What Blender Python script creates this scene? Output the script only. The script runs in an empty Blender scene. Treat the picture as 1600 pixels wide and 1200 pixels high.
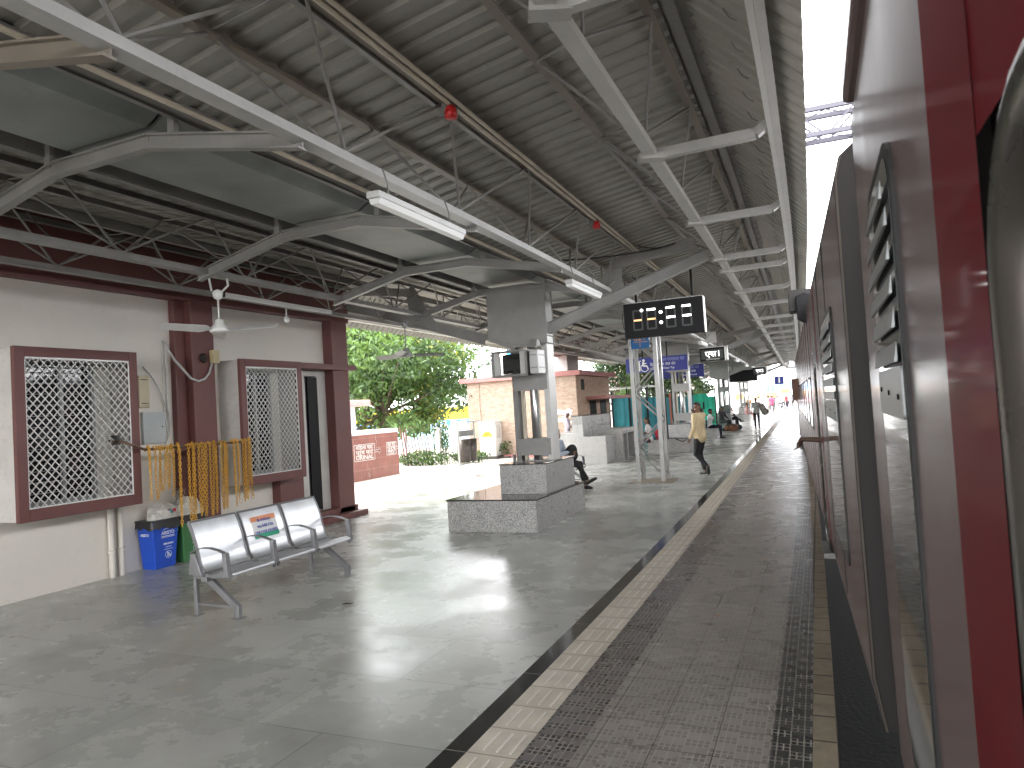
import bpy, math, random
from mathutils import Vector, Matrix
random.seed(7)
S = bpy.context.scene
COL = S.collection
R = math.radians

# ------------------------------------------------------------------ camera
cam_d = bpy.data.cameras.new('camera')
cam = bpy.data.objects.new('camera', cam_d); COL.objects.link(cam)
cam_d.sensor_width = 36.0; cam_d.lens = 36.0*1110/1600
cam_d.clip_start = 0.03; cam_d.clip_end = 2000
M3 = Matrix(((0.91643892, 0.07068427, 0.39388252),
             (0.39549702, -0.0099288, -0.91841359),
             (-0.06100661, 0.99744932, -0.03705455)))
cam.matrix_world = Matrix.Translation((0, 0, 1.75)) @ M3.to_4x4()
cam_d.dof.use_dof = True; cam_d.dof.focus_distance = 11.0; cam_d.dof.aperture_fstop = 8.0
S.camera = cam

# ------------------------------------------------------------------ light
SUN_EL, SUN_AZ = 58, 250
w = bpy.data.worlds.new('World'); S.world = w; w.use_nodes = True
nt = w.node_tree; N = nt.nodes; L = nt.links
bg = N['Background']
sky = N.new('ShaderNodeTexSky'); sky.sky_type = 'NISHITA'; sky.sun_disc = False
sky.sun_elevation = R(SUN_EL); sky.sun_rotation = R(SUN_AZ); sky.dust_density = 4; sky.air_density = 1.2
hsv = N.new('ShaderNodeHueSaturation'); hsv.inputs['Saturation'].default_value = 0.25
L.new(sky.outputs[0], hsv.inputs['Color'])
tc = N.new('ShaderNodeTexCoord'); cn = N.new('ShaderNodeTexNoise'); cn.inputs['Scale'].default_value = 2.2; cn.inputs['Detail'].default_value = 6
L.new(tc.outputs['Generated'], cn.inputs['Vector'])
rp = N.new('ShaderNodeValToRGB'); rp.color_ramp.elements[0].position = .35; rp.color_ramp.elements[0].color = (7.0, 7.3, 7.8, 1)
rp.color_ramp.elements[1].position = .62; rp.color_ramp.elements[1].color = (12, 12, 12, 1)
L.new(cn.outputs['Fac'], rp.inputs[0])
mx = N.new('ShaderNodeMix'); mx.data_type = 'RGBA'; mx.inputs['Factor'].default_value = .75
L.new(hsv.outputs[0], mx.inputs['A']); L.new(rp.outputs[0], mx.inputs['B'])
sz = N.new('ShaderNodeSeparateXYZ'); L.new(tc.outputs['Generated'], sz.inputs[0])
gr_ = N.new('ShaderNodeMapRange'); gr_.inputs[1].default_value = 0; gr_.inputs[2].default_value = .75; gr_.inputs[3].default_value = 2.5; gr_.inputs[4].default_value = .75
L.new(sz.outputs[2], gr_.inputs[0])
mg = N.new('ShaderNodeMix'); mg.data_type = 'RGBA'; mg.blend_type = 'MULTIPLY'; mg.inputs['Factor'].default_value = 1
L.new(mx.outputs['Result'], mg.inputs['A']); L.new(gr_.outputs[0], mg.inputs['B'])
L.new(mg.outputs['Result'], bg.inputs['Color']); bg.inputs['Strength'].default_value = 0.15

sd = bpy.data.lights.new('sun', 'SUN'); sd.energy = .8; sd.angle = R(14); sd.color = (1, .96, .9)
so = bpy.data.objects.new('sun', sd); COL.objects.link(so)
az = R(SUN_AZ); el = R(SUN_EL)
sdir = Vector((math.sin(az)*math.cos(el), math.cos(az)*math.cos(el), math.sin(el)))
so.rotation_euler = sdir.to_track_quat('Z', 'Y').to_euler()
S.view_settings.view_transform = 'Standard'; S.view_settings.look = 'None'
S.view_settings.exposure = 2.45; S.view_settings.gamma = 1.0
S.render.engine = 'CYCLES'
S.cycles.max_bounces = 8; S.cycles.diffuse_bounces = 5; S.cycles.glossy_bounces = 4
S.cycles.sample_clamp_indirect = 6

# ------------------------------------------------------------------ helpers
def bend(y):
    s = (y-8)/2; return -0.0205*(s+math.sqrt(s*s+4))
B = bend

class MB:
    def __init__(s): s.v = []; s.f = []; s.m = []; s.s = []
    def add(s, vs, fs, m=0, sm=False):
        o = len(s.v); s.v += [tuple(p) for p in vs]
        for f in fs: s.f.append(tuple(i+o for i in f)); s.m.append(m); s.s.append(sm)
        return s
    def box(s, x0, x1, y0, y1, z0, z1, m=0):
        if x0 > x1: x0, x1 = x1, x0
        if y0 > y1: y0, y1 = y1, y0
        if z0 > z1: z0, z1 = z1, z0
        return s.add([(x0,y0,z0),(x1,y0,z0),(x1,y1,z0),(x0,y1,z0),(x0,y0,z1),(x1,y0,z1),(x1,y1,z1),(x0,y1,z1)],
              [(0,3,2,1),(4,5,6,7),(0,1,5,4),(1,2,6,5),(2,3,7,6),(3,0,4,7)], m)
    def bar(s, p, q, w, h, m=0, up=(0,0,1)):
        p = Vector(p); q = Vector(q); d = (q-p).normalized(); u = Vector(up)
        if abs(d.dot(u)) > .98: u = Vector((1,0,0))
        a = d.cross(u).normalized(); b = a.cross(d)
        a = a*w/2; b = b*h/2
        vs = [p-a-b, p+a-b, p+a+b, p-a+b, q-a-b, q+a-b, q+a+b, q-a+b]
        return s.add(vs, [(0,1,2,3),(7,6,5,4),(0,4,5,1),(1,5,6,2),(2,6,7,3),(3,7,4,0)], m)
    def ibeam(s, p, q, w, h, m=0, t=.012):
        p = Vector(p); q = Vector(q); d = (q-p).normalized(); a = d.cross(Vector((0,0,1))).normalized(); b = a.cross(d)
        s.bar(p+b*(h/2-t/2), q+b*(h/2-t/2), w, t, m); s.bar(p-b*(h/2-t/2), q-b*(h/2-t/2), w, t, m)
        s.bar(p, q, t, h-2*t, m); return s
    def tube(s, pts, r, n=6, m=0, caps=True, closed=False):
        pts = [Vector(p) for p in pts]; k = len(pts); rr = r if isinstance(r, (list, tuple)) else [r]*k
        vs = []; fs = []; ref = None
        for i, p in enumerate(pts):
            if closed: d = (pts[(i+1) % k]-pts[i-1])
            else: d = (pts[min(i+1, k-1)]-pts[max(i-1, 0)])
            d.normalize()
            if ref is None or abs(ref.dot(d)) > .95:
                ref = Vector((0,0,1)) if abs(d.z) < .9 else Vector((1,0,0))
            a = d.cross(ref).normalized(); b = a.cross(d).normalized(); ref = b
            for j in range(n):
                t = 2*math.pi*j/n; vs.append(p+(a*math.cos(t)+b*math.sin(t))*rr[i])
        kk = k if closed else k-1
        for i in range(kk):
            i2 = (i+1) % k
            for j in range(n):
                j2 = (j+1) % n; fs.append((i*n+j, i*n+j2, i2*n+j2, i2*n+j))
        if caps and not closed:
            fs.append(tuple(range(n))); fs.append(tuple(range((k-1)*n+n-1, (k-1)*n-1, -1)))
        return s.add(vs, fs, m, True)
    def lathe(s, prof, c, n=16, m=0, ax='z', sm=True):
        vs = []; fs = []
        for r, z in prof:
            for j in range(n):
                t = 2*math.pi*j/n
                a, b = r*math.cos(t), r*math.sin(t)
                vs.append((c[0]+a, c[1]+b, c[2]+z) if ax == 'z' else ((c[0]+z, c[1]+a, c[2]+b) if ax == 'x' else (c[0]+a, c[1]+z, c[2]+b)))
        for i in range(len(prof)-1):
            for j in range(n):
                j2 = (j+1) % n; fs.append((i*n+j, i*n+j2, (i+1)*n+j2, (i+1)*n+j))
        fs.append(tuple(range(n-1, -1, -1))); fs.append(tuple(range((len(prof)-1)*n, len(prof)*n)))
        return s.add(vs, fs, m, sm)
    def prism(s, poly, ax, a0, a1, m=0):
        n = len(poly)
        def P(u, v, a): return (a,u,v) if ax == 'x' else ((u,a,v) if ax == 'y' else (u,v,a))
        vs = [P(u,v,a0) for u,v in poly]+[P(u,v,a1) for u,v in poly]
        fs = [tuple(range(n)), tuple(range(2*n-1, n-1, -1))]+[(i, i+n, (i+1) % n+n, (i+1) % n) for i in range(n)]
        return s.add(vs, fs, m)
    def long(s, prof, y0, y1, m=0, step=2.0, bf=bend, closed=True):
        k = max(1, int(math.ceil((y1-y0)/step))); n = len(prof); vs = []; fs = []
        for i in range(k+1):
            y = y0+(y1-y0)*i/k; b = bf(y)
            vs += [(x+b, y, z) for x, z in prof]
        for i in range(k):
            for j in range(n if closed else n-1):
                j2 = (j+1) % n; fs.append((i*n+j, (i+1)*n+j, (i+1)*n+j2, i*n+j2))
        if closed: fs.append(tuple(range(n))); fs.append(tuple(range(k*n+n-1, k*n-1, -1)))
        return s.add(vs, fs, m)
    def lbox(s, x0, x1, z0, z1, y0, y1, m=0, step=2.0):
        return s.long([(x0,z0),(x1,z0),(x1,z1),(x0,z1)], y0, y1, m, step)
    def cone(s, p, q, r0, r1, n=8, m=0):
        """closed capsule with different end radii"""
        p = Vector(p); q = Vector(q); d = q-p; l = d.length
        if l < 1e-5: d = Vector((0,0,1)); l = 1e-5
        d = d/l; pts = []; rs = []
        for t in (-.98, -.7, -.35): pts.append(p+d*r0*t); rs.append(r0*math.sqrt(1-t*t))
        pts.append(p); rs.append(r0); pts.append(q); rs.append(r1)
        for t in (.35, .7, .98): pts.append(q+d*r1*t); rs.append(r1*math.sqrt(1-t*t))
        return s.tube(pts, rs, n, m)
    def ell(s, c, r, M=None, n=12, k=8, m=0):
        vs = []; fs = []
        M = M or Matrix.Identity(3)
        for i in range(k+1):
            th = math.pi*(i/k) if 0 < i < k else (math.pi*.02 if i == 0 else math.pi*.98)
            for j in range(n):
                ph = 2*math.pi*j/n
                vs.append(Vector(c)+M @ Vector((r[0]*math.sin(th)*math.cos(ph), r[1]*math.sin(th)*math.sin(ph), r[2]*math.cos(th))))
        for i in range(k):
            for j in range(n):
                j2 = (j+1) % n; fs.append((i*n+j, (i+1)*n+j, (i+1)*n+j2, i*n+j2))
        fs.append(tuple(range(n))); fs.append(tuple(range(k*n+n-1, k*n-1, -1)))
        return s.add(vs, fs, m, True)
    def mesh(s, name, mats):
        me = bpy.data.meshes.new(name); me.from_pydata(s.v, [], s.f)
        for mm in (mats if isinstance(mats, (list, tuple)) else [mats]): me.materials.append(mm)
        me.polygons.foreach_set('material_index', s.m); me.polygons.foreach_set('use_smooth', s.s)
        me.update(); return me
    def build(s, name, mats, parent=None, bevel=0):
        o = bpy.data.objects.new(name, s.mesh(name, mats)); COL.objects.link(o)
        if parent: o.parent = parent
        if bevel:
            b = o.modifiers.new('b', 'BEVEL'); b.width = bevel; b.segments = 2; b.limit_method = 'ANGLE'
        return o

def tag(o, label=None, cat=None, group=None, kind=None):
    if label: o['label'] = label
    if cat: o['category'] = cat
    if group: o['group'] = group
    if kind: o['kind'] = kind
    return o
def thing(name, label, cat, loc=(0,0,0), rz=0, group=None):
    o = bpy.data.objects.new(name, None); COL.objects.link(o); o.location = loc; o.rotation_euler = (0,0,rz)
    o.empty_display_size = .1
    return tag(o, label, cat, group)
KIDS = {}
def kids(o): return [c for c in COL.objects if c.parent == o]
def dup(root, loc, rz=0, label=None, group=None):
    r = root.copy(); COL.objects.link(r); r.location = loc; r.rotation_euler = (0,0,rz)
    if label: r['label'] = label
    if group: r['group'] = group
    for ch in kids(root):
        c = ch.copy(); COL.objects.link(c); c.parent = r
        for g in kids(ch):
            d = g.copy(); COL.objects.link(d); d.parent = c
    return r

# ------------------------------------------------------------------ materials
def mat(name, col, rough=.5, metal=0., var=.12, scale=2.5, bump=0., bscale=60, emit=None, rvar=.08, col2=None, stretch=None, coat=0, dirt=0):
    m = bpy.data.materials.new(name); m.use_nodes = True; t = m.node_tree; n = t.nodes; l = t.links
    p = n['Principled BSDF']
    tcn = n.new('ShaderNodeTexCoord'); mp = n.new('ShaderNodeMapping')
    l.new(tcn.outputs['Object'], mp.inputs['Vector'])
    if stretch: mp.inputs['Scale'].default_value = stretch
    nz = n.new('ShaderNodeTexNoise'); nz.inputs['Scale'].default_value = scale; nz.inputs['Detail'].default_value = 5; nz.inputs['Roughness'].default_value = .6
    l.new(mp.outputs[0], nz.inputs['Vector'])
    cr = n.new('ShaderNodeValToRGB'); e = cr.color_ramp.elements
    e[0].position = .3; e[1].position = .7
    c2 = col2 or tuple(min(1, c*(1+var)) for c in col)
    e[0].color = tuple(c*(1-var) for c in col)+(1,); e[1].color = tuple(c2)+(1,)
    l.new(nz.outputs['Fac'], cr.inputs[0]); out = cr.outputs[0]
    if dirt:
        n2 = n.new('ShaderNodeTexNoise'); n2.inputs['Scale'].default_value = scale*4; n2.inputs['Detail'].default_value = 8; n2.inputs['Roughness'].default_value = .75
        l.new(mp.outputs[0], n2.inputs['Vector'])
        r2 = n.new('ShaderNodeMapRange'); r2.inputs[1].default_value = .52; r2.inputs[2].default_value = .72; r2.inputs[4].default_value = dirt
        l.new(n2.outputs['Fac'], r2.inputs[0])
        mi = n.new('ShaderNodeMix'); mi.data_type = 'RGBA'; mi.inputs['B'].default_value = (.07,.055,.04,1)
        l.new(r2.outputs[0], mi.inputs['Factor']); l.new(out, mi.inputs['A']); out = mi.outputs['Result']
    l.new(out, p.inputs['Base Color'])
    mr = n.new('ShaderNodeMapRange'); mr.inputs[3].default_value = max(.02, rough-rvar); mr.inputs[4].default_value = min(1, rough+rvar)
    l.new(nz.outputs['Fac'], mr.inputs[0]); l.new(mr.outputs[0], p.inputs['Roughness'])
    p.inputs['Metallic'].default_value = metal
    if coat: p.inputs['Coat Weight'].default_value = coat; p.inputs['Coat Roughness'].default_value = .06
    if bump:
        nb = n.new('ShaderNodeTexNoise'); nb.inputs['Scale'].default_value = bscale; nb.inputs['Detail'].default_value = 3
        l.new(mp.outputs[0], nb.inputs['Vector'])
        bp = n.new('ShaderNodeBump'); bp.inputs['Strength'].default_value = bump; bp.inputs['Distance'].default_value = .01
        l.new(nb.outputs['Fac'], bp.inputs['Height']); l.new(bp.outputs[0], p.inputs['Normal'])
    if emit:
        p.inputs['Emission Color'].default_value = emit[0]+(1,); p.inputs['Emission Strength'].default_value = emit[1]
    m.diffuse_color = tuple(col)+(1,)
    return m

def brickmat(name, c1, c2, mortar, bw, bh, rough=.4, axes='xy', ms=.01, bump=.15, off=.5, noise=.15, speck=0, nscale=3, rv=.08, squash=1.0, bias=0.0, coat=0):
    """tiles in world metres; axes picks the plane"""
    m = bpy.data.materials.new(name); m.use_nodes = True; t = m.node_tree; n = t.nodes; l = t.links; p = n['Principled BSDF']
    tcn = n.new('ShaderNodeTexCoord'); sp = n.new('ShaderNodeSeparateXYZ'); cb = n.new('ShaderNodeCombineXYZ')
    l.new(tcn.outputs['Object'], sp.inputs[0])
    ix = 'xyz'.index(axes[0]); iy = 'xyz'.index(axes[1])
    l.new(sp.outputs[ix], cb.inputs[0]); l.new(sp.outputs[iy], cb.inputs[1])
    br = n.new('ShaderNodeTexBrick'); br.inputs['Scale'].default_value = 1; br.inputs['Brick Width'].default_value = bw; br.inputs['Row Height'].default_value = bh
    br.inputs['Mortar Size'].default_value = ms; br.inputs['Mortar Smooth'].default_value = .1; br.offset = off; br.inputs['Bias'].default_value = bias
    br.inputs['Color1'].default_value = c1+(1,); br.inputs['Color2'].default_value = c2+(1,); br.inputs['Mortar'].default_value = mortar+(1,)
    l.new(cb.outputs[0], br.inputs['Vector'])
    nz = n.new('ShaderNodeTexNoise'); nz.inputs['Scale'].default_value = nscale; nz.inputs['Detail'].default_value = 8; nz.inputs['Roughness'].default_value = .65
    l.new(tcn.outputs['Object'], nz.inputs['Vector'])
    mr = n.new('ShaderNodeMapRange'); mr.inputs[3].default_value = 1-noise*2; mr.inputs[4].default_value = 1+noise*2
    mr.inputs[1].default_value = .25; mr.inputs[2].default_value = .75
    l.new(nz.outputs['Fac'], mr.inputs[0])
    ml = n.new('ShaderNodeMix'); ml.data_type = 'RGBA'; ml.blend_type = 'MULTIPLY'; ml.inputs['Factor'].default_value = 1
    l.new(br.outputs['Color'], ml.inputs['A']); l.new(mr.outputs[0], ml.inputs['B']); out = ml.outputs['Result']
    if speck:
        v = n.new('ShaderNodeTexNoise'); v.inputs['Scale'].default_value = 135; v.inputs['Detail'].default_value = 2
        l.new(tcn.outputs['Object'], v.inputs['Vector'])
        r3 = n.new('ShaderNodeMapRange'); r3.inputs[1].default_value = .4; r3.inputs[2].default_value = .6; r3.inputs[3].default_value = 1-speck; r3.inputs[4].default_value = 1+speck
        l.new(v.outputs['Fac'], r3.inputs[0])
        m2 = n.new('ShaderNodeMix'); m2.data_type = 'RGBA'; m2.blend_type = 'MULTIPLY'; m2.inputs['Factor'].default_value = 1
        l.new(out, m2.inputs['A']); l.new(r3.outputs[0], m2.inputs['B']); out = m2.outputs['Result']
    l.new(out, p.inputs['Base Color'])
    rr = n.new('ShaderNodeMapRange'); rr.inputs[3].default_value = rough-rv; rr.inputs[4].default_value = rough+rv
    rr.inputs[1].default_value = .3; rr.inputs[2].default_value = .7
    l.new(nz.outputs['Fac'], rr.inputs[0]); l.new(rr.outputs[0], p.inputs['Roughness'])
    if bump:
        bp = n.new('ShaderNodeBump'); bp.inputs['Strength'].default_value = bump; bp.inputs['Distance'].default_value = .004; bp.invert = True
        l.new(br.outputs['Fac'], bp.inputs['Height']); l.new(bp.outputs[0], p.inputs['Normal'])
    if coat: p.inputs['Coat Weight'].default_value = coat; p.inputs['Coat Roughness'].default_value = .1
    return m

def pavermat():
    """small raised-block concrete pavers in a woven pattern"""
    m = bpy.data.materials.new('mosaic_pavers'); m.use_nodes = True; t = m.node_tree; n = t.nodes; l = t.links; p = n['Principled BSDF']
    tcn = n.new('ShaderNodeTexCoord')
    def math_(op, a, b=None, c=None):
        q = n.new('ShaderNodeMath'); q.operation = op
        for i, x in enumerate((a, b, c)):
            if x is None: continue
            if isinstance(x, (int, float)): q.inputs[i].default_value = x
            else: l.new(x, q.inputs[i])
        return q.outputs[0]
    sp = n.new('ShaderNodeSeparateXYZ'); l.new(tcn.outputs['Object'], sp.inputs[0]); X, Y = sp.outputs[0], sp.outputs[1]
    def chk(a, pa, b, pb, ph=0.0):
        u = math_('FLOOR', math_('DIVIDE', math_('ADD', a, ph), pa)); v = math_('FLOOR', math_('DIVIDE', b, pb))
        return math_('MODULO', math_('ABSOLUTE', math_('ADD', u, v)), 2.0)
    big = chk(X, .125, Y, .075); big2 = chk(X, .0625, Y, .15, .03)
    mask = big        # where the small studs stand
    def groove(a, pitch, w):
        f = math_('FRACT', math_('DIVIDE', a, pitch)); d = math_('MINIMUM', f, math_('SUBTRACT', 1.0, f))
        return math_('LESS_THAN', d, w)
    small = math_('MAXIMUM', groove(X, .03125, .13), groove(Y, .0375, .11))
    seam = math_('MAXIMUM', groove(X, .30, .010), groove(Y, .30, .012))
    fine = math_('MAXIMUM', groove(X, .0625, .04), seam)
    br = n.new('ShaderNodeTexBrick'); br.inputs['Scale'].default_value = 1; br.inputs['Brick Width'].default_value = .6; br.inputs['Row Height'].default_value = .3; br.offset = 0
    br.inputs['Mortar Size'].default_value = 0; br.inputs['Color1'].default_value = (.26,.235,.21,1); br.inputs['Color2'].default_value = (.33,.30,.27,1)
    l.new(tcn.outputs['Object'], br.inputs['Vector'])
    nz = n.new('ShaderNodeTexNoise'); nz.inputs['Scale'].default_value = 3; nz.inputs['Detail'].default_value = 8; l.new(tcn.outputs['Object'], nz.inputs['Vector'])
    k = n.new('ShaderNodeMapRange'); k.inputs[1].default_value = .3; k.inputs[2].default_value = .7; k.inputs[3].default_value = .88; k.inputs[4].default_value = 1.14; l.new(nz.outputs['Fac'], k.inputs[0])
    xs = math_('ADD', X, 0.0)
    # dark row beside the tactile strip and dark worn row at the platform edge
    s1 = n.new('ShaderNodeMapRange'); s1.inputs[1].default_value = -1.24; s1.inputs[2].default_value = -1.22; s1.inputs[3].default_value = 0; s1.inputs[4].default_value = 1
    l.new(UVX(n, l), s1.inputs[0])
    s2 = n.new('ShaderNodeMapRange'); s2.inputs[1].default_value = -.33; s2.inputs[2].default_value = -.315; s2.inputs[3].default_value = 1; s2.inputs[4].default_value = 0
    l.new(UVX(n, l), s2.inputs[0])
    base = n.new('ShaderNodeMix'); base.data_type = 'RGBA'; base.inputs['A'].default_value = (.17,.15,.145,1); l.new(s1.outputs[0], base.inputs['Factor']); l.new(br.outputs['Color'], base.inputs['B'])
    b2 = n.new('ShaderNodeMix'); b2.data_type = 'RGBA'; b2.inputs['A'].default_value = (.035,.037,.034,1); l.new(s2.outputs[0], b2.inputs['Factor']); l.new(base.outputs['Result'], b2.inputs['B'])
    mul = n.new('ShaderNodeMix'); mul.data_type = 'RGBA'; mul.blend_type = 'MULTIPLY'; mul.inputs['Factor'].default_value = 1
    l.new(b2.outputs['Result'], mul.inputs['A']); l.new(k.outputs[0], mul.inputs['B'])
    # studs darker in the dark row, lightly toned elsewhere; pale grout lines
    st = n.new('ShaderNodeMix'); st.data_type = 'RGBA'; st.blend_type = 'MULTIPLY'; st.inputs['B'].default_value = (.26,.24,.24,1)
    sf = n.new('ShaderNodeMapRange'); sf.inputs[3].default_value = 1.0; sf.inputs[4].default_value = .42; l.new(s1.outputs[0], sf.inputs[0])
    l.new(math_('MULTIPLY', mask, sf.outputs[0]), st.inputs['Factor']); l.new(mul.outputs['Result'], st.inputs['A'])
    gr = n.new('ShaderNodeMix'); gr.data_type = 'RGBA'; gr.inputs['B'].default_value = (.40,.37,.33,1)
    gf = math_('MULTIPLY', math_('MAXIMUM', math_('MULTIPLY', mask, small), math_('MULTIPLY', groove(X, .0625, .045), .9)), .75)
    l.new(gf, gr.inputs['Factor']); l.new(st.outputs['Result'], gr.inputs['A'])
    se = n.new('ShaderNodeMix'); se.data_type = 'RGBA'; se.inputs['B'].default_value = (.035,.03,.028,1); l.new(math_('MULTIPLY', seam, .8), se.inputs['Factor']); l.new(gr.outputs['Result'], se.inputs['A'])
    l.new(se.outputs['Result'], p.inputs['Base Color'])
    ro = n.new('ShaderNodeMapRange'); ro.inputs[1].default_value = .3; ro.inputs[2].default_value = .7; ro.inputs[3].default_value = .25; ro.inputs[4].default_value = .31; l.new(nz.outputs['Fac'], ro.inputs[0]); l.new(ro.outputs[0], p.inputs['Roughness'])
    bp = n.new('ShaderNodeBump'); bp.inputs['Strength'].default_value = .35; bp.inputs['Distance'].default_value = .003; bp.invert = True
    l.new(math_('MAXIMUM', math_('MULTIPLY', mask, small), fine), bp.inputs['Height']); l.new(bp.outputs[0], p.inputs['Normal'])
    return m
def UVX(n, l):
    """x before the platform's bend: read back from the 'lane' attribute"""
    a = n.new('ShaderNodeAttribute'); a.attribute_name = 'lane'; return a.outputs['Fac']

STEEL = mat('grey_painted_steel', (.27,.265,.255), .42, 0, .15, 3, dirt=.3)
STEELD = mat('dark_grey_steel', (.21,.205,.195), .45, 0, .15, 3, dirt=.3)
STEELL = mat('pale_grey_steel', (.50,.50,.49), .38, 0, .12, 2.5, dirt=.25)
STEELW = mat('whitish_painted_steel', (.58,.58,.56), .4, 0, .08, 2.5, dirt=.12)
SHEET = mat('roof_sheet_underside', (.37,.36,.325), .42, .15, .18, .8, dirt=.3, rvar=.12)
SHEETB = mat('roof_sheet_top_blue', (.08,.2,.42), .4, 0)
GUTTER = mat('galvanised_gutter', (.24,.26,.25), .5, .2, .3, 1.6, dirt=.3)
CREAMP = mat('cream_conduit', (.62,.56,.45), .45)
BLACK = mat('black_metal', (.007,.007,.008), .5)
BLACKP = mat('black_plastic', (.02,.02,.022), .45)
MAROON = mat('maroon_paint', (.14,.052,.047), .5, 0, .12, 2, bump=.15, bscale=30, dirt=.15)
WALLW = mat('off_white_wall_paint', (.68,.64,.58), .6, 0, .05, 1.0, bump=.12, bscale=25, dirt=.10)
WALLG = mat('aged_white_plaster', (.55,.53,.5), .65, 0, .1, 3, bump=.25, bscale=20, dirt=.3)
WHITE = mat('white_enamel', (.72,.72,.70), .3, 0, .04)
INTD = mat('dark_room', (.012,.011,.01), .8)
CHROME = mat('brushed_stainless_steel', (.6,.6,.6), .3, 1, .1, 4, rvar=.1, dirt=.1)
BENCHM = mat('bench_steel_plate', (.72,.73,.75), .33, .75, .10, 5, rvar=.06, bump=.03, bscale=8)
BENCHF = mat('bench_frame_grey', (.27,.27,.28), .4, .5, .1, 6)
GRANITE = brickmat('speckled_grey_granite', (.38,.375,.365), (.42,.415,.405), (.3,.3,.29), 3.0, 1.2, .32, 'yz', .002, 0, noise=.07, speck=.7, nscale=6)
GRANITED = mat('polished_dark_granite', (.035,.03,.03), .08, 0, .3, 60, rvar=.03)
FLOORM = brickmat('polished_kota_stone_slabs', (.37,.375,.35), (.45,.455,.42), (.20,.21,.19), 1.35, .82, .27, 'xy', .004, .1, off=.37, noise=.17, nscale=1.3, rv=.1)
BLACKST = brickmat('black_granite_border', (.018,.018,.02), (.026,.026,.028), (.25,.25,.24), 4.0, 1.1, .1, 'xy', .004, .05, noise=.1, rv=.04)
TACT = brickmat('cream_tactile_tiles', (.56,.50,.41), (.61,.55,.46), (.30,.25,.19), 8.0, .30, .5, 'xy', .006, .3, off=0, noise=.1, nscale=5)
TACTL = mat('worn_white_tactile_ridge', (.74,.71,.64), .45)
KERB = brickmat('yellowish_kerb_blocks', (.26,.215,.15), (.32,.27,.195), (.06,.05,.04), .16, .3, .6, 'xy', .008, .4, off=0, noise=.18, nscale=7)
PAVE = brickmat('cream_concrete_paving', (.58,.54,.46), (.62,.58,.50), (.42,.39,.34), .9, .9, .7, 'xy', .006, .1, off=0, noise=.09, nscale=.8)
CONC = mat('stained_concrete', (.05,.045,.04), .85, 0, .3, 3, bump=.3)
GROUND = mat('dusty_ground', (.20,.17,.13), .9, 0, .25, .3, bump=.4, bscale=5)
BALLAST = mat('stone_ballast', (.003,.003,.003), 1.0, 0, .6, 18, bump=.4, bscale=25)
HUT = brickmat('split_brick_cladding', (.30,.205,.145), (.38,.30,.235), (.24,.17,.13), .17, .045, .7, 'xz', .006, .5, noise=.15, nscale=6)
HUTS = brickmat('split_brick_cladding_side', (.30,.18,.12), (.40,.28,.20), (.22,.15,.11), .17, .045, .7, 'yz', .006, .5, noise=.15, nscale=6)
REDT = brickmat('red_granite_tiles', (.24,.09,.075), (.29,.115,.095), (.34,.2,.17), .62, .3, .35, 'yz', .006, .1, off=.5, noise=.12, speck=.3)
PINKC = mat('pink_coping', (.55,.33,.30), .6)
HUTC = mat('maroon_coping', (.30,.12,.11), .6)
GANTRY = mat('dark_gantry_steel', (.05,.045,.06), .6)
GLASSD = mat('dark_window_glass', (.012,.014,.015), .05, 0, .1, rvar=.02)
BLUEBIN = mat('blue_bin_plastic', (.012,.075,.50), .35, 0, .08, 3)
GREENBIN = mat('green_bin_plastic', (.045,.16,.055), .38, 0, .08, 3)
YCHAIN = mat('yellow_chain_paint', (.62,.33,.035), .4, 0, .2, 20)
RUST = mat('rusty_steel_pipe', (.12,.07,.045), .6, 0, .35, 12)
PAPER = mat('newsprint_and_plastic', (.62,.60,.55), .6, 0, .15, 9)
SIGNBLUE = mat('sign_blue', (.022,.03,.20), .4, 0, .06)
SIGNBLUE2 = mat('mast_sign_blue', (.012,.11,.30), .5, 0, .1)
ORANGE = mat('orange_paint', (.62,.30,.12), .5)
LEDW = mat('lit_white_led', (1,1,1), .5, 0, 0, emit=((1,1,1), 2.2))
LEDO = mat('dim_orange_led', (.5,.3,.15), .5, 0, 0, emit=((.8,.45,.2), .35))
LEDG = mat('unlit_led_segment', (.05,.055,.055), .5)
TUBE = mat('frosted_lamp_cover', (.55,.55,.54), .35, 0, .03, emit=((1,1,.97), .02))
RED = mat('red_plastic', (.55,.02,.02), .35)
TRAING = mat('coach_grey_paint', (.155,.098,.098), .21, 0, .12, 1.3, rvar=.10, dirt=.03)
TRAINR = mat('coach_red_paint', (.135,.002,.009), .45, 0, .18, 1.3, rvar=.06, dirt=0, coat=.18)
TRAINE = mat('coach_end_brown', (.014,.011,.009), .6, 0, .2, 2)
TRAINROOF = mat('coach_roof_grey', (.25,.24,.235), .5, 0, .1, 2, dirt=.3)
TRAINR.node_tree.nodes['Principled BSDF'].inputs['Specular IOR Level'].default_value = .04
RUBBER = mat('black_rubber', (.012,.012,.012), .6)
LOUV = mat('grey_louvre_slat', (.26,.27,.27), .35, .2, .12, 5)
GOLDE = mat('yellowed_edge_paint', (.07,.055,.04), .5)
CYANF = mat('cyan_sheet_fence', (.04,.33,.40), .5, 0, .1)
GREENF = mat('green_net_fence', (.01,.42,.27), .6, 0, .15, 3)
YELLOWP = mat('yellow_paint', (.72,.50,.01), .5)
COACHB = mat('blue_window_band', (.03,.16,.45), .5)
COACHC = mat('pale_cyan_paint', (.35,.62,.72), .5)
OFFW = mat('bright_white_paint', (.8,.8,.8), .5)
TARP = mat('blue_tarpaulin', (.03,.30,.75), .5)
BGW = mat('pale_building_wall', (.66,.66,.66), .7, 0, .08)
BARK = mat('bark', (.10,.07,.05), .85, 0, .25, 8, bump=.5)
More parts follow.
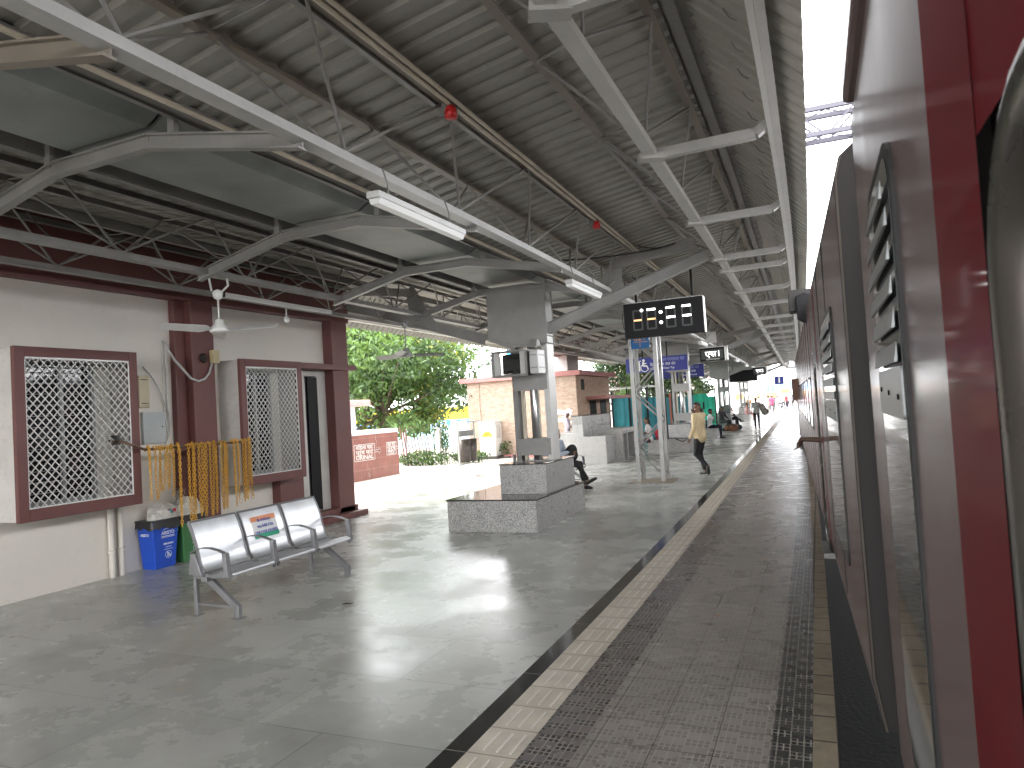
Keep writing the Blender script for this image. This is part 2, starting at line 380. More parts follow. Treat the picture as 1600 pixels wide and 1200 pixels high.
def leafmat(name, c):
    m = mat(name, c, .5, 0, .3, 1.5, rvar=.05); p = m.node_tree.nodes['Principled BSDF']
    p.inputs['Subsurface Weight'].default_value = 0
    t = m.node_tree; tr = t.nodes.new('ShaderNodeBsdfTranslucent'); tr.inputs['Color'].default_value = (c[0]*1.5, c[1]*1.4, c[2]*.9, 1)
    ms = t.nodes.new('ShaderNodeMixShader'); ms.inputs[0].default_value = .35
    t.links.new(p.outputs[0], ms.inputs[1]); t.links.new(tr.outputs[0], ms.inputs[2]); t.links.new(ms.outputs[0], t.nodes['Material Output'].inputs[0])
    return m
LEAFS = [leafmat('leaf_bright', (.10,.17,.05)), leafmat('leaf_mid', (.065,.115,.04)), leafmat('leaf_dark', (.03,.058,.024)), leafmat('leaf_yellow', (.17,.19,.035))]

# ------------------------------------------------------------------ lettering
BLACK.node_tree.nodes['Principled BSDF'].inputs['Specular IOR Level'].default_value = .2
def text_verts(body, size, spacing=1.0, bold=0.0):
    cu = bpy.data.curves.new('lettering', 'FONT'); cu.body = body; cu.size = size; cu.align_x = 'CENTER'; cu.align_y = 'CENTER'
    cu.space_character = spacing; cu.extrude = .0015; cu.offset = bold; cu.resolution_u = 3
    o = bpy.data.objects.new('lettering', cu); COL.objects.link(o)
    dg = bpy.context.evaluated_depsgraph_get(); me = bpy.data.meshes.new_from_object(o.evaluated_get(dg))
    bpy.data.objects.remove(o); bpy.data.curves.remove(cu); return me
def lettering(body, size, loc, facing, material, parent=None, name='lettering', width=None, bold=0.0, rot=0.0):
    """facing: 'x' text reads on a plane facing +x; '-y' on a plane facing -y"""
    me = text_verts(body, size, bold=bold); me.materials.clear(); me.materials.append(material)
    if width and len(me.vertices):
        xs = [v.co.x for v in me.vertices]; k = width/max(1e-6, max(xs)-min(xs))
        for v in me.vertices: v.co.x *= k
    if facing == 'x': F = Matrix(((0,0,1),(1,0,0),(0,1,0)))
    elif facing == '-y': F = Matrix(((1,0,0),(0,0,-1),(0,1,0)))
    else: F = Matrix.Identity(3)
    F = F @ Matrix.Rotation(rot, 3, 'Z')
    me.transform(Matrix.Translation(loc) @ F.to_4x4())
    me.name = name
    o = bpy.data.objects.new(name, me); COL.objects.link(o)
    if parent: o.parent = parent
    return o
# ================================================================== THE SETTING
MB().box(-400, 400, -60, 700, -1.2, -.9).build('ground', GROUND)['kind'] = 'structure'
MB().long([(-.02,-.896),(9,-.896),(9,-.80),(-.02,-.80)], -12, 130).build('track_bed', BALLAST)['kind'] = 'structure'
MB().long([(-8.9,-.89),(-.05,-.89),(-.05,-.012),(-8.9,-.012)], -12, 130).build('platform_slab', CONC)['kind'] = 'structure'
o = MB().lbox(-8.9, -1.91, -.01, 0, -12, 130).build('platform_floor', FLOORM); o['kind'] = 'structure'
o = MB().lbox(-1.91, -1.78, -.01, .001, -12, 130).build('platform_black_border', BLACKST); o['kind'] = 'structure'
m = MB(); m.lbox(-1.78, -1.50, -.01, .004, -12, 130)
y = 0.6
while y < 75:
    b = B(y+.13)
    for k in range(3):
        x = -1.70+b+k*.075
        m.box(x-.006, x+.006, y+.035, y+.25, .004, .009, 1)
    y += .30
o = m.build('tactile_paving_strip', [TACT, TACTL]); o['kind'] = 'structure'
# pavers, with the lane attribute so that lane colours follow the bend
m = MB(); m.lbox(-1.50, -.13, -.01, .002, -12, 130); PAVER = pavermat()
o = m.build('platform_edge_paving', PAVER); o['kind'] = 'structure'
at = o.data.attributes.new('lane', 'FLOAT', 'POINT')
for i, v in enumerate(o.data.vertices): at.data[i].value = v.co.x-B(v.co.y)
o = MB().lbox(-.13, -.02, -.14, .003, -12, 130).build('platform_kerb', KERB); o['kind'] = 'structure'
o = MB().box(-60, -8.9, 11.4, 60, -.3, -.006).build('paving', PAVE); o['kind'] = 'structure'
o = MB().box(-8.92, -8.5, 11.4, 130, -.3, -.008).build('paving_strip', PAVE); o['kind'] = 'structure'

# ================================================================== STATION BUILDING
bd = thing('station_building', 'off-white station building with maroon beams, columns and caged windows', 'building')
WX = -8.15
m = MB(); m.box(-9.0, WX, -12, 9.42, 0, 3.55); m.box(-9.0, WX, -12, 11.0, 3.55, 5.6)
m.box(-9.0, WX, 9.42, 10.9, 2.76, 3.55); m.box(-14, -9.0, -12, 11.0, 0, 5.6)
m.build('wall', WALLW, bd)
m = MB(); m.box(WX, -7.97, -12, 11.0, 3.555, 4.35); m.box(WX, -8.02, -12, 11, 4.352, 4.6)
m.build('beam', MAROON, bd, .01)
MB().box(-8.02, -7.955, -12, 7.1, 3.57, 3.60).build('beam_drip_edge', MAROON, bd)
m = MB(); m.box(WX, -7.93, 7.30, 7.70, 0, 3.552); m.box(WX, -8.05, 7.12, 7.30, 0, 3.552); m.box(WX, -7.93, 7.3, 7.7, 4.62, 5.6)
m.build('column', MAROON, bd, .012)
m = MB(); m.box(-8.4, -7.95, 10.44, 10.9, 0, 3.552); m.box(-9.0, -8.4, 10.5, 10.9, 0, 3.55)
m.build('column', MAROON, bd, .012)
m = MB(); m.box(WX, -7.86, 9.36, 11.02, 2.665, 2.765); m.build('lintel_slab', MAROON, bd, .01)
MB().box(WX, -7.98, 8.98, 9.55, .08, .86).build('plinth', MAROON, bd, .01)
m = MB(); m.box(-9.0, -7.80, 9.9, 11.08, 0, .10); m.box(-9.0, -7.95, 9.75, 10.98, .10, .20); m.build('door_step', MAROON, bd, .008)
# doorway
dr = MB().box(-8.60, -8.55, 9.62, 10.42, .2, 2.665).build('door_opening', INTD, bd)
m = MB(); m.box(-8.5, WX+.02, 9.42, 9.62, 0, 2.66); m.box(-8.55, WX+.01, 10.18, 10.44, .2, 2.665); m.box(-8.2, -8.12, 9.62, 9.86, .2, 2.6)
m.box(-8.5, -8.13, 9.62, 10.18, 2.56, 2.66)
m.build('door_frame', WALLG, bd, .005)
MB().box(-8.13, -8.10, 9.90, 10.16, .22, 2.54).build('door_gap_shade', BLACK, bd)  # black sheet standing in for the shade inside the open door gap
MB().box(-8.08, -7.94, 9.82, 9.9, .22, .27).build('door_hook', RUST, bd)

def win_box(y0, y1, name='window'):
    z0, z1, xf = .885, 2.75, -7.70
    t = .11
    m = MB()
    # frame on the front
    m.box(xf-.06, xf, y0, y0+t, z0, z1); m.box(xf-.06, xf, y1-t, y1, z0, z1)
    m.box(xf-.06, xf, y0+t, y1-t, z1-t, z1); m.box(xf-.06, xf, y0+t, y1-t, z0, z0+t+.02)
    wf = m.build('window_cage', MAROON, bd, .006)
    m = MB(); m.box(WX, xf-.062, y0+.01, y0+.055, z0+.01, z1-.01); m.box(WX, xf-.062, y1-.055, y1-.01, z0+.01, z1-.01)
    m.box(WX, xf-.062, y0+.056, y1-.056, z0+.01, z0+.05); m.box(WX, xf-.062, y0+.056, y1-.056, z1-.05, z1-.01)
    m.build('cage_side', WALLG, wf)
    a0, a1, b0, b1 = y0+t, y1-t, z0+t+.02, z1-t
    m = MB()
    def diag(sgn, x, w, d, pitch, mi):
        c = (a0+sgn*0)-(2.2)
        k = 0
        slope = 1.12
        s = -3.0
        while s < 4:
            # line z = b0 + sgn*slope*(y-a0) + s  clipped to the rectangle
            pts = []
            for yy in (a0, a1):
                zz = b0+sgn*slope*(yy-a0)+s
                if b0 <= zz <= b1: pts.append((yy, zz))
            for zz in (b0, b1):
                yy = a0+(zz-b0-s)/(sgn*slope)
                if a0 < yy < a1: pts.append((yy, zz))
            if len(pts) >= 2:
                p, q = pts[0], pts[-1]
                if math.dist(p, q) > .01: m.bar((x, p[0], p[1]), (x, q[0], q[1]), d, w, mi, up=(1,0,0) if False else (0,0,1))
            s += pitch
    diag(-1, xf-.018, .008, .009, .098, 0)
    diag(1, xf-.030, .013, .008, .098, 1)
    m.bar((xf-.015,a0,b0+.006),(xf-.015,a1,b0+.006),.012,.014); m.bar((xf-.015,a0,b1-.01),(xf-.015,a1,b1-.01),.014,.022)
    m.bar((xf-.015,a0+.006,b0),(xf-.015,a0+.006,b1),.012,.014); m.bar((xf-.015,a1-.006,b0),(xf-.015,a1-.006,b1),.012,.014)
    m.build('window_grille', [WHITE, STEELL], wf)
    # the louvred window behind
    c0, c1, d0, d1 = y0+.14, y1-.32, z0+.16, z1-.18
    MB().box(WX+.002, WX+.012, c0, c1, d0, d1).build('window_glass', GLASSD, wf)
    m = MB()
    for yy in (c0, (c0+c1)/2+.12, c1): m.box(WX+.012, WX+.06, yy-.02, yy+.02, d0, d1)
    m.box(WX+.012, WX+.07, c0, c1, d0-.05, d0); m.box(WX+.012, WX+.07, c0, c1, d1, d1+.04)
    z = d0+.09
    while z < d1-.04:
        m.bar((WX+.04, c0, z), (WX+.04, c1, z), .075, .006); z += .125
    m.build('louvre_slats', [LOUV], wf)
    return wf
w1 = win_box(4.77, 6.24); w2 = win_box(7.95, 9.29)

# wall fittings
t = thing('meter_box', 'cream plastic meter box above the grey panel on the white wall', 'box', (WX, 6.62, 2.08))
MB().box(0, .07, -.06, .10, 0, .42).build('cover', mat('cream_plastic', (.55,.48,.33), .45), t, .01)
m = MB(); m.box(.0701, .074, -.03, .07, .05, .06); m.box(.0701, .074, -.03, .07, .36, .37); m.build('slot', BLACKP, t)
t = thing('distribution_panel', 'pale grey steel distribution panel on the white wall beside the column', 'panel', (WX, 6.62, 1.60))
MB().box(0, .05, 0, .34, 0, .42).build('cover', mat('panel_grey', (.42,.45,.45), .4), t, .006)
MB().lathe([(.008,0),(.008,.01)], (.05,.29,.22), 8, ax='x').build('lock', BLACK, t)
def tubes(name, label, cat, pts_list, r, mt, group=None, n=6):
    m = MB()
    for p in pts_list: m.tube(p, r, n)
    return tag(m.build(name, mt), label, cat, group)
def arc(p, q, sag, n=10, ax=(0,0,-1)):
    p = Vector(p); q = Vector(q); a = Vector(ax)
    return [p.lerp(q, i/n)+a*sag*4*(i/n)*(1-i/n) for i in range(n+1)]
tubes('conduit', 'thin white conduits running down the wall beside the maroon column', 'conduit',
      [[(WX+.02,6.98,3.0),(WX+.02,6.98,1.95),(WX+.03,7.02,1.7)], [(WX+.02,7.03,2.95),(WX+.02,7.03,1.9)], [(WX+.02,6.66,1.98),(WX+.02,6.95,1.98),(WX+.02,7.0,2.06)]], .009, WHITE)
tubes('cable', 'grey cable arching from the meter box down beside the column', 'cable',
      [arc((WX+.04,6.66,2.62),(WX+.05,7.00,2.02),.06,12,(0,.5,.8)), arc((WX+.04,7.02,2.02),(WX+.03,6.9,1.5),.08,10,(0,1,0))], .01, STEELL)
tubes('loop_cable', 'white looped cable hanging from the conduit to the cream junction box', 'cable',
      [[(WX+.03,6.99,2.98),(WX+.04,7.03,2.92),(-8.02,7.08,2.72),(-7.93,7.14,2.58),(-7.905,7.24,2.46),(-7.90,7.36,2.42),(-7.90,7.48,2.46),(-7.90,7.56,2.54),(-7.89,7.62,2.70)]], .016, STEELL)
t = thing('junction_box', 'yellowed cream junction box at the corner of the maroon column', 'box', (-7.93, 7.60, 2.68))
MB().box(0, .09, 0, .11, 0, .19).build('cover', mat('yellowed_plastic', (.50,.42,.24), .45), t, .012)
MB().lathe([(.055,0),(.07,.02),(.05,.04)], (.0,-.12,.07), 14, ax='x').build('dark_speaker_disc', TRAINE, t)
t = thing('drain_pipes', 'pair of white drain pipes at the foot of the wall under the caged window', 'pipe', (WX, 6.1, 0))
for dy in (0, .13):
    m = MB(); m.tube([(.05,dy,0),(.05,dy,.88)], .035, 10); m.tube([(.05,dy,.30),(.05,dy,.345)], .045, 10); m.build('pipe', WALLW, t)

# ================================================================== CANOPY
cn_ = thing('platform_canopy', 'long grey steel platform canopy with ribbed roof sheets over the platform', 'canopy')
Y0, Y1 = -7.0, 63.0
CX = -4.40
COLY = [10.5, 25.4, 40.3, 55.2]
def mirr(x): return 2*CX-x
# roof cross-section (right half): gutter lip -> ridge -> eave
def sheet(xa, za, xb, zb, y0, y1, name, pitch=.20, depth=.028):
    """ribbed sheet from (xa,za) to (xb,zb), ribs running across"""
    prof = [(0, 0), (.10, 0), (.12, 1), (.18, 1)]
    for nm, off, mt in ((name, 0, SHEET), (name+'_top', .006, SHEETB)):
        vs = []; fs = []; rows = []
        y = y0
        while y < y1:
            for d, h in prof: rows.append((y+d*pitch/.2, h))
            y += pitch
        for (yy, h) in rows:
            b = B(yy); zz = h*depth+off
            vs.append((xa+b, yy, za+zz)); vs.append((xb+b, yy, zb+zz))
        for i in range(len(rows)-1): fs.append((2*i, 2*i+1, 2*i+3, 2*i+2))
        mb = MB(); mb.add(vs, fs)
        mb.build(nm, mt, cn_)
sheet(-3.74, 3.915, -.72, 4.43, Y0, Y1, 'roof_sheet')
sheet(-.64, 4.43, .08, 3.70, Y0, Y1, 'roof_sheet')
sheet(mirr(-.72), 4.43, mirr(-3.74), 3.915, Y0, Y1, 'roof_sheet')
sheet(mirr(.08), 3.70, mirr(-.64), 4.43, 11.05, Y1, 'roof_sheet')
m = MB()
for s in (1, -1):
    f = (lambda x: x) if s == 1 else mirr
    m.long([(f(-.84),4.475),(f(-.68),4.54),(f(-.52),4.475),(f(-.68),4.525)], Y0, Y1)
m.build('ridge_cap', SHEET, cn_)
MB().long([(CX-.78,3.962),(CX+.78,3.962),(CX+.78,3.975),(CX-.78,3.975)], Y0, Y1).build('gutter_light_stop', STEELD, cn_)  # added plate over the gutter, blocks sky light leaking through its gaps
m = MB(); m.long([(-.74,4.34),(-.66,4.34),(-.66,4.42),(-.74,4.42)], Y0, Y1); m.long([(mirr(-.74),4.34),(mirr(-.66),4.34),(mirr(-.66),4.42),(mirr(-.74),4.42)], 11.05, Y1)
m.long([(-.78,4.40),(-.58,4.40),(-.58,4.412),(-.78,4.412)], Y0, Y1)  # added strip closing the ridge gap against blue bounced light
m.build('ridge_beam_and_closure', STEEL, cn_)
# edge beams
m = MB(); m.long([(-.19,3.79),(-.15,3.79),(-.15,3.95),(-.19,3.95)], Y0, Y1); m.build('edge_beam', STEELW, cn_)
m = MB(); m.long([(-.149,3.79),(-.095,3.79),(-.095,3.80),(-.149,3.80)], Y0, Y1); m.build('edge_flange', STEELL, cn_)
m = MB(); m.long([(mirr(-.26),3.79),(mirr(-.26),3.95),(mirr(-.14),3.95),(mirr(-.14),3.79)], 11.05, Y1); m.build('edge_beam', STEELL, cn_)
# valley gutter, in lengths with sloped ends at the arches
m = MB()
def gut(y0, y1):
    pr = [(CX-.62,3.93),(CX-.40,3.80),(CX+.40,3.80),(CX+.62,3.93),(CX+.60,3.95),(CX+.38,3.83),(CX-.38,3.83),(CX-.60,3.95)]
    m.long(pr, y0+.12, y1-.12)
subY = [-.4, 2.15, 3.42, 5.82, 8.22, 10.5, 12.9, 15.3, 17.8, 20.3, 22.8, 25.4, 27.8, 30.3, 32.8, 35.3, 37.8, 40.3, 42.8, 45.3, 47.8, 50.3, 52.8, 55.2, 57.7, 60.2, 62.6]
gy = [-7]+subY+[63]
for a, b in zip(gy[:-1], gy[1:]): gut(a-.1, b+.1)
m.build('valley_gutter', GUTTER, cn_)
m = MB()
for x in (CX+.66, CX-.66): m.long([(x-.02,3.80),(x+.02,3.80),(x+.02,3.92),(x-.02,3.92)], Y0, Y1)
for x in (-5.55, -6.9): m.long([(x-.03,3.98),(x+.03,3.98),(x+.03,4.06),(x-.03,4.06)], Y0, Y1)
m.build('purlin', STEELD, cn_)

# triangular lattice girders: (bottom x,z) + two top chords
def girder(bx, bz, t1, t2, y0, y1, bw, node0, mats, pitch=1.63, light=False):
    g = MB(); g.long([(bx-bw/2,bz-.03),(bx+bw/2,bz-.03),(bx+bw/2,bz+.03),(bx-bw/2,bz+.03)], y0, y1)
    root = g.build('lattice_girder', mats[0], cn_)
    for (tx, tz) in (t1, t2):
        m = MB(); m.long([(tx-.035,tz-.03),(tx+.035,tz-.03),(tx+.035,tz-.018),(tx-.023,tz-.018),(tx-.023,tz+.05),(tx-.035,tz+.05)], y0, y1)
        m.build('top_chord', mats[1], root)
    m = MB(); y = node0
    while y > y0+pitch: y -= pitch
    while y < y1-pitch:
        for k, (tx, tz) in enumerate((t1, t2)):
            b0 = B(y); b1 = B(y+pitch/2); b2 = B(y+pitch)
            m.tube([(bx+b0+(.03 if k else -.03), y-.03, bz+.02), (tx+b1, y+pitch/2-.03, tz-.02), (tx+b1, y+pitch/2+.03, tz-.02), (bx+b2+(.03 if k else -.03), y+pitch+.0, bz+.02)], .0125, 6, caps=False)
        # cross stays between the top chords
        m.tube([(t1[0]+B(y+.8), y+.8, t1[1]), (t2[0]+B(y+.8), y+.8, t2[1])], .008, 5, caps=False)
        y += pitch
    m.build('lacing_rods', mats[2], root)
    return root
BROWN = mat('brownish_grey_steel', (.22,.19,.155), .45, 0, .15, 3, dirt=.3)
girder(-2.74, 3.47, (-3.00,4.0), (-2.36,4.07), Y0, Y1, .11, 3.83, (STEELL, BROWN, STEEL))
girder(-1.10, 3.80, (-1.62,4.21), (-.82,4.31), Y0, Y1, .10, 3.85, (STEELW, BROWN, STEEL))
girder(mirr(-2.74), 3.47, (mirr(-3.00),4.0), (mirr(-2.36),4.07), Y0, Y1, .13, 3.2, (STEEL, STEELD, STEEL))
girder(mirr(-1.15)+.05, 3.62, (mirr(-1.62),4.15), (mirr(-.95),4.2), Y0, Y1, .10, 3.6, (STEEL, STEELD, STEEL))
# arches carrying the gutter
for y in subY:
    b = B(y); m = MB()
    P = [(mirr(-2.70)-.05,3.43), (CX-.55,3.70), (CX+.40,3.705), (-2.72,3.45)]
    for p, q in zip(P[:-1], P[1:]): m.ibeam((p[0]+b,y,p[1]), (q[0]+b,y,q[1]), .07, .105)
    for x in (CX-.62, CX+.62): m.box(x+b-.03, x+b+.03, y-.02, y+.02, 3.72, 3.90)
    m.build('gutter_arch', BROWN if y < 3 else STEEL, cn_)
# cross arms between the right girder and the edge
for y in [3.4, 5.86, 8.34, 10.75, 11.85, 14.45, 16.8, 20.0]+[20.0+2.48*k for k in range(1, 18)]:
    b = B(y); m = MB()
    m.bar((-1.06+b,y,3.79), (-.28+b,y,3.80), .07, .08); m.bar((-.28+b,y,3.80), (-.19+b,y,3.86), .07, .07)
    m.bar((-1.20+b,y-.06,3.77), (-1.00+b,y+.03,3.77), .12, .05)
    m.build('cross_arm', STEELL, cn_)
    if y > 11:
        m = MB(); bx = mirr(-1.06)+b; m.bar((mirr(-.30)+b,y,3.80), (bx,y,3.72), .06, .08); m.build('cross_arm', STEEL, cn_)
# long purlins under the left panel of the right roof (thin diagonal bracing)
m = MB()
for y in [6.3, 9.4, 13, 17, 21, 28, 33, 38]:
    b = B(y)
    m = MB(); m.bar((-1.62+b,y,4.15), (-1.13+b,y+.9,3.83), .035, .012); m.bar((-1.62+b,y+.06,4.15), (-1.60+b,y+2.3,4.19), .03, .03); m.build('brace', STEEL, cn_)
# hooks along ridge and edge
m = MB()
y = 3.0
while y < 40:
    b = B(y); m.tube([(-.26+b,y,3.90),(-.30+b,y,3.93),(-.33+b,y,3.99)], .004, 4); m.tube([(-.66+b,y,4.36),(-.60+b,y,4.34),(-.57+b,y,4.39)], .004, 4); y += .41
m.build('hook_bolts', STEELD, cn_)['kind'] = 'stuff'

# columns
def column(y, lab, detail=True):
    b = B(y)
    t = thing('steel_column', lab, 'column', (CX+.30+b, y, .93), 0, 'twin-channel steel columns carrying the canopy')
    x0, x1 = -.26, .36
    def chan(x, s, h0, h1):
        m = MB(); m.box(x-.012, x+.012, -.15, .15, h0, h1); m.box(x-(.012 if s < 0 else -.012), x+s*.075, -.15, -.138, h0, h1); m.box(x-(.012 if s < 0 else -.012), x+s*.075, .138, .15, h0, h1)
        return m
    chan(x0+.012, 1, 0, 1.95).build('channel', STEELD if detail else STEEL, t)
    chan(x1-.012, -1, 0, 1.95).build('channel', STEELW if detail else STEELL, t)  # pale paint, with the light on this outer flange put into the colour
    m = MB()
    for z0, z1 in ((.10,.36), (1.12,1.40)): m.box(x0+.03, x1-.03, -.166, -.152, z0, z1)
    for z0, z1 in ((.10,.36), (1.12,1.40)): m.box(x0+.03, x1-.03, .152, .166, z0, z1)
    m.box(x0-.05, x1+.02, -.19, .19, 0, .02); m.box(x0-.06,x0-.03,-.17,-.1,0,.12)
    for xx in (x0+.07, x1-.07):
        for z in (.14, .32): m.lathe([(.014,-.012),(.014,0)], (xx,-.166,z), 6, ax='y')
    m.build('batten_plate', STEEL, t)
    MB().tube([(.05,0,0),(.05,0,1.9)], .075, 14).build('drain_pipe', CHROME, t)
    m = MB()
    for xx in (-.13, -.11, -.09, .16): m.tube([(xx,-.10,0),(xx,-.10,1.95)], .010, 6)
    m.build('cable', CREAMP, t)
    # gusset box
    m = MB()
    pl = [(-.62,1.95),(-.28,1.81),(.34,1.81),(.38,1.84),(.38,2.74),(-.62,2.74)]
    for (a_, b_) in zip(pl[:3], pl[1:4]): m.bar((a_[0],0,a_[1]+.004), (b_[0],0,b_[1]+.004), .27, .006)
    m.prism(pl, 'y', -.166, -.153); m.prism(pl, 'y', .153, .166)
    for xx in (-.6, .36): m.box(xx, xx+.012, -.137, .137, 1.96, 2.73)
    rnd = random.Random(int(y))
    for k in range(9):
        m.lathe([(.012,-.01),(.012,0)], (-.2+k*.06,-.166,1.85), 6, ax='y'); m.lathe([(.012,-.01),(.012,0)], (-.27-k*.035,-.166,1.88+k*.012), 6, ax='y')
        m.lathe([(.012,-.01),(.012,0)], (.05+k*.035,-.166,2.70), 6, ax='y'); m.lathe([(.012,-.01),(.012,0)], (-.1-k*.055,-.166,2.70), 6, ax='y')
    m.build('gusset_plate', STEEL, t)
    # inclined arms to both sides
    for s in (1, -1):
        fx = lambda x: (x-(CX+.30)) if s == 1 else (mirr(x)-(CX+.30))
        m = MB()
        m.ibeam((fx(-3.95),0,2.00), (fx(-1.25),0,2.90), .13, .17)
        m.bar((fx(-2.62),0,2.93), (fx(-1.42),0,3.10), .09, .14)
        m.build('raking_arm', STEEL, t)
        m = MB(); m.prism([(fx(-3.05),2.36),(fx(-2.55),2.50),(fx(-2.50),2.95),(fx(-2.62),3.08)] if s == 1 else [(fx(-3.05),2.36),(fx(-2.62),3.08),(fx(-2.50),2.95),(fx(-2.55),2.50)], 'y', -.012, .012)
        m.build('web_plate', STEEL, t)
    return t
labs = ['steel column with a television box rising from the first granite seat block', 'steel column behind the man in the pale yellow shirt',
        'steel column behind the seated group and the brown duffel bag', 'steel column beyond the seated people, near the hanging platform number sign']
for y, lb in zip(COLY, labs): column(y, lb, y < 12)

# granite seat blocks
def planter(y, lab, group='stepped granite seat blocks round the canopy columns'):
    b = B(y)
    t = thing('seat_block', lab, 'bench', (CX+b, y, 0), 0, group)
    m = MB(); m.box(-.73, .70, -1.10, 1.15, 0, .45); m.build('lower_tier', GRANITE, t, .004)
    m = MB(); m.box(-.10, .66, -.52, .80, .472, .915); m.build('upper_tier', GRANITE, t, .004)
    m = MB(); m.box(-.745, .715, -1.115, 1.165, .451, .471); m.build('lower_slab', GRANITED, t, .004)
    m = MB(); m.box(-.115, .675, -.535, .815, .916, .935); m.build('upper_slab', GRANITED, t, .004)
    return t
planter(COLY[0], 'stepped speckled granite seat block under the column with the television')
planter(COLY[1], 'stepped granite seat block where the long-haired person with a red bag sits')
planter(COLY[2], 'stepped granite seat block where the dark-shirted man sits behind the duffel bag')
planter(COLY[3], 'farthest stepped granite seat block with a person in pink seated on it')
tb = thing('seat_block', 'granite seat block with a tall back where the man in white shirt and jeans sits', 'bench', (-4.60, 32.2, 0), 0, 'stepped granite seat blocks round the canopy columns')
m = MB(); m.box(-.7, .40, -.9, 1.0, 0, .26); m.build('lower_tier', GRANITE, tb, .004)
m = MB(); m.box(-.7, .36, -.85, 1.0, .27, .46); m.build('middle_tier', GRANITE, tb, .004)
m = MB(); m.box(-.72, -.02, -.9, -.2, .47, .9); m.build('backrest', GRANITE, tb, .004)

# television box on the first column
t = thing('platform_television', 'flat television in a grey steel cage on the first column', 'television', (-4.19+B(9.9), 10.18, 2.26))
W_ = .29
m = MB(); m.box(-W_, W_, -.33, -.30, 0, .03); m.box(-W_, W_, -.33, -.30, .37, .40); m.box(-W_, -W_+.03, -.33, -.30, .03, .37); m.box(W_-.03, W_, -.33, -.30, .03, .37)
m.box(-W_, W_, -.30, -.02, 0, .02); m.box(-W_, W_, -.30, -.02, .38, .40); m.box(-W_, -W_+.015, -.30, -.02, .02, .38); m.box(W_-.015, W_, -.30, -.02, .02, .38)
m.build('cage', STEELD, t)
MB().box(-.16, .16, -.20, -.17, .05, .35).build('screen', GLASSD, t)
MB().box(-W_+.03, -.17, -.30, -.27, .03, .37).build('side_panel', STEELL, t); MB().box(.17, W_-.03, -.30, -.27, .03, .37).build('side_panel', STEELL, t)
m = MB(); m.tube(arc((-.12,-.24,.06),(.12,-.24,.07),-.03,8), .008); m.box(-.12,.12,-.25,-.2,.03,.045); m.build('wires', BLACKP, t)
t = thing('speaker_box', 'pale grey speaker box on the right side of the television cage', 'speaker', (-3.86+B(9.9), 9.86, 2.28))
MB().box(0, .14, .0, .30, 0, .36).build('housing', STEELL, t, .01)
m = MB(); m.box(.1402, .144, .03, .27, .08, .10); m.box(.1402, .144, .03, .27, .27, .29); m.box(.02,.12,-.004,-.0002,.08,.10); m.box(.02,.12,-.004,-.0002,.27,.29); m.build('trim', STEEL, t)
t = thing('floodlight', 'small grey floodlight above the speaker box on the first column', 'lamp', (-3.80+B(9.9), 9.95, 2.68))
m = MB(); m.prism([(-.08,0),(.08,.03),(.08,.10),(-.02,.12)], 'x', -.06, .06); m.build('housing', STEELD, t)
MB().box(-.05, .05, .081, .09, .035, .09).build('lens', WHITE, t)

# conduits, lamps, alarms
m = MB()
for x, z in ((-2.26,4.03), (-2.31,4.02)): m.tube([(x+B(y), y, z) for y in range(-6, 60, 2)], .016, 6)
tag(m.build('conduit', CREAMP), 'pair of cream conduits running along the middle girder', 'conduit')
m = MB(); m.tube([(-3.58+B(y), y, 3.80) for y in range(-6, 60, 2)], .018, 6)
tag(m.build('conduit', CREAMP), 'single cream conduit running beside the valley gutter', 'conduit')
m = MB(); m.box(-2.44+B(5), -2.40+B(5), -6, 12, 4.02, 4.12); m.long([(-2.43,4.00),(-2.41,4.00),(-2.41,4.10),(-2.43,4.10)], 12.1, 58)
tag(m.build('cable_tray', STEEL), 'flat perforated cable tray along the middle girder', 'cable tray')
for k, y in enumerate((4.62, 8.45)):
    t = thing('alarm_beacon', ('larger red alarm unit, nearer on the cable tray', 'smaller red alarm unit, farther along the cable tray')[k], 'alarm', (-2.34+B(y), y, 3.99), 0, 'red units on the cable tray')
    MB().box(-.05, .05, -.05, .05, -.06, .05).build('bracket', STEELD, t)
    m = MB(); m.lathe([(.045,-.07),(.05,-.03),(.035,.02)], (.03,-.02,0), 10); m.build('red_cover', RED, t)
def tubelight(x, y, z, L_, lab, rz=0, small=False):
    t = thing('tube_light', lab, 'lamp', (x+B(y), y, z), rz, 'tube lights under the canopy')
    m = MB(); m.box(-.05, .05, 0, L_, 0, .045); m.build('housing', STEELL, t, .008)
    m = MB(); m.prism([(-.044,-.001),(.044,-.001),(.030,-.036),(-.030,-.036)], 'y', .02, L_-.02); m.build('lamp_cover', TUBE, t)
    m = MB()
    for yy in (L_*.15, L_*.85):
        m.tube([(0,yy,.05),(0,yy,.14),(-.03,yy,.24)], .006, 6); m.box(-.065,.065,yy-.01,yy+.01,.0505,.056)
    m.build('hanger', STEELD, t)
    return t
tubelight(-2.50, 3.80, 3.16, 1.22, 'nearest white tube light hanging below the pale girder')
tubelight(-2.50, 7.75, 3.17, 1.22, 'white tube light hanging just before the first column')
for y, od in ((18.5,'first'), (23,'second'), (29,'third'), (34.5,'fourth'), (44,'fifth'), (49,'sixth')): tubelight(-2.45, y, 3.18, 1.2, '%s small white tube light under the canopy, counted onward from the clock' % od)
t = thing('wall_tube_light', 'slim white tube light on the lower girder beside the white fan', 'lamp', (-6.96, 6.95, 3.47))
MB().box(-.03, .03, 0, 2.2, -.03, .03).build('tube', TUBE, t, .01); MB().box(-.035, .035, -.05, 0, -.035, .035).build('end_cap', BLACKP, t)
t = thing('cctv_camera', 'small white camera hanging under the girder near the building end', 'camera', (-6.98, 8.15, 3.30))
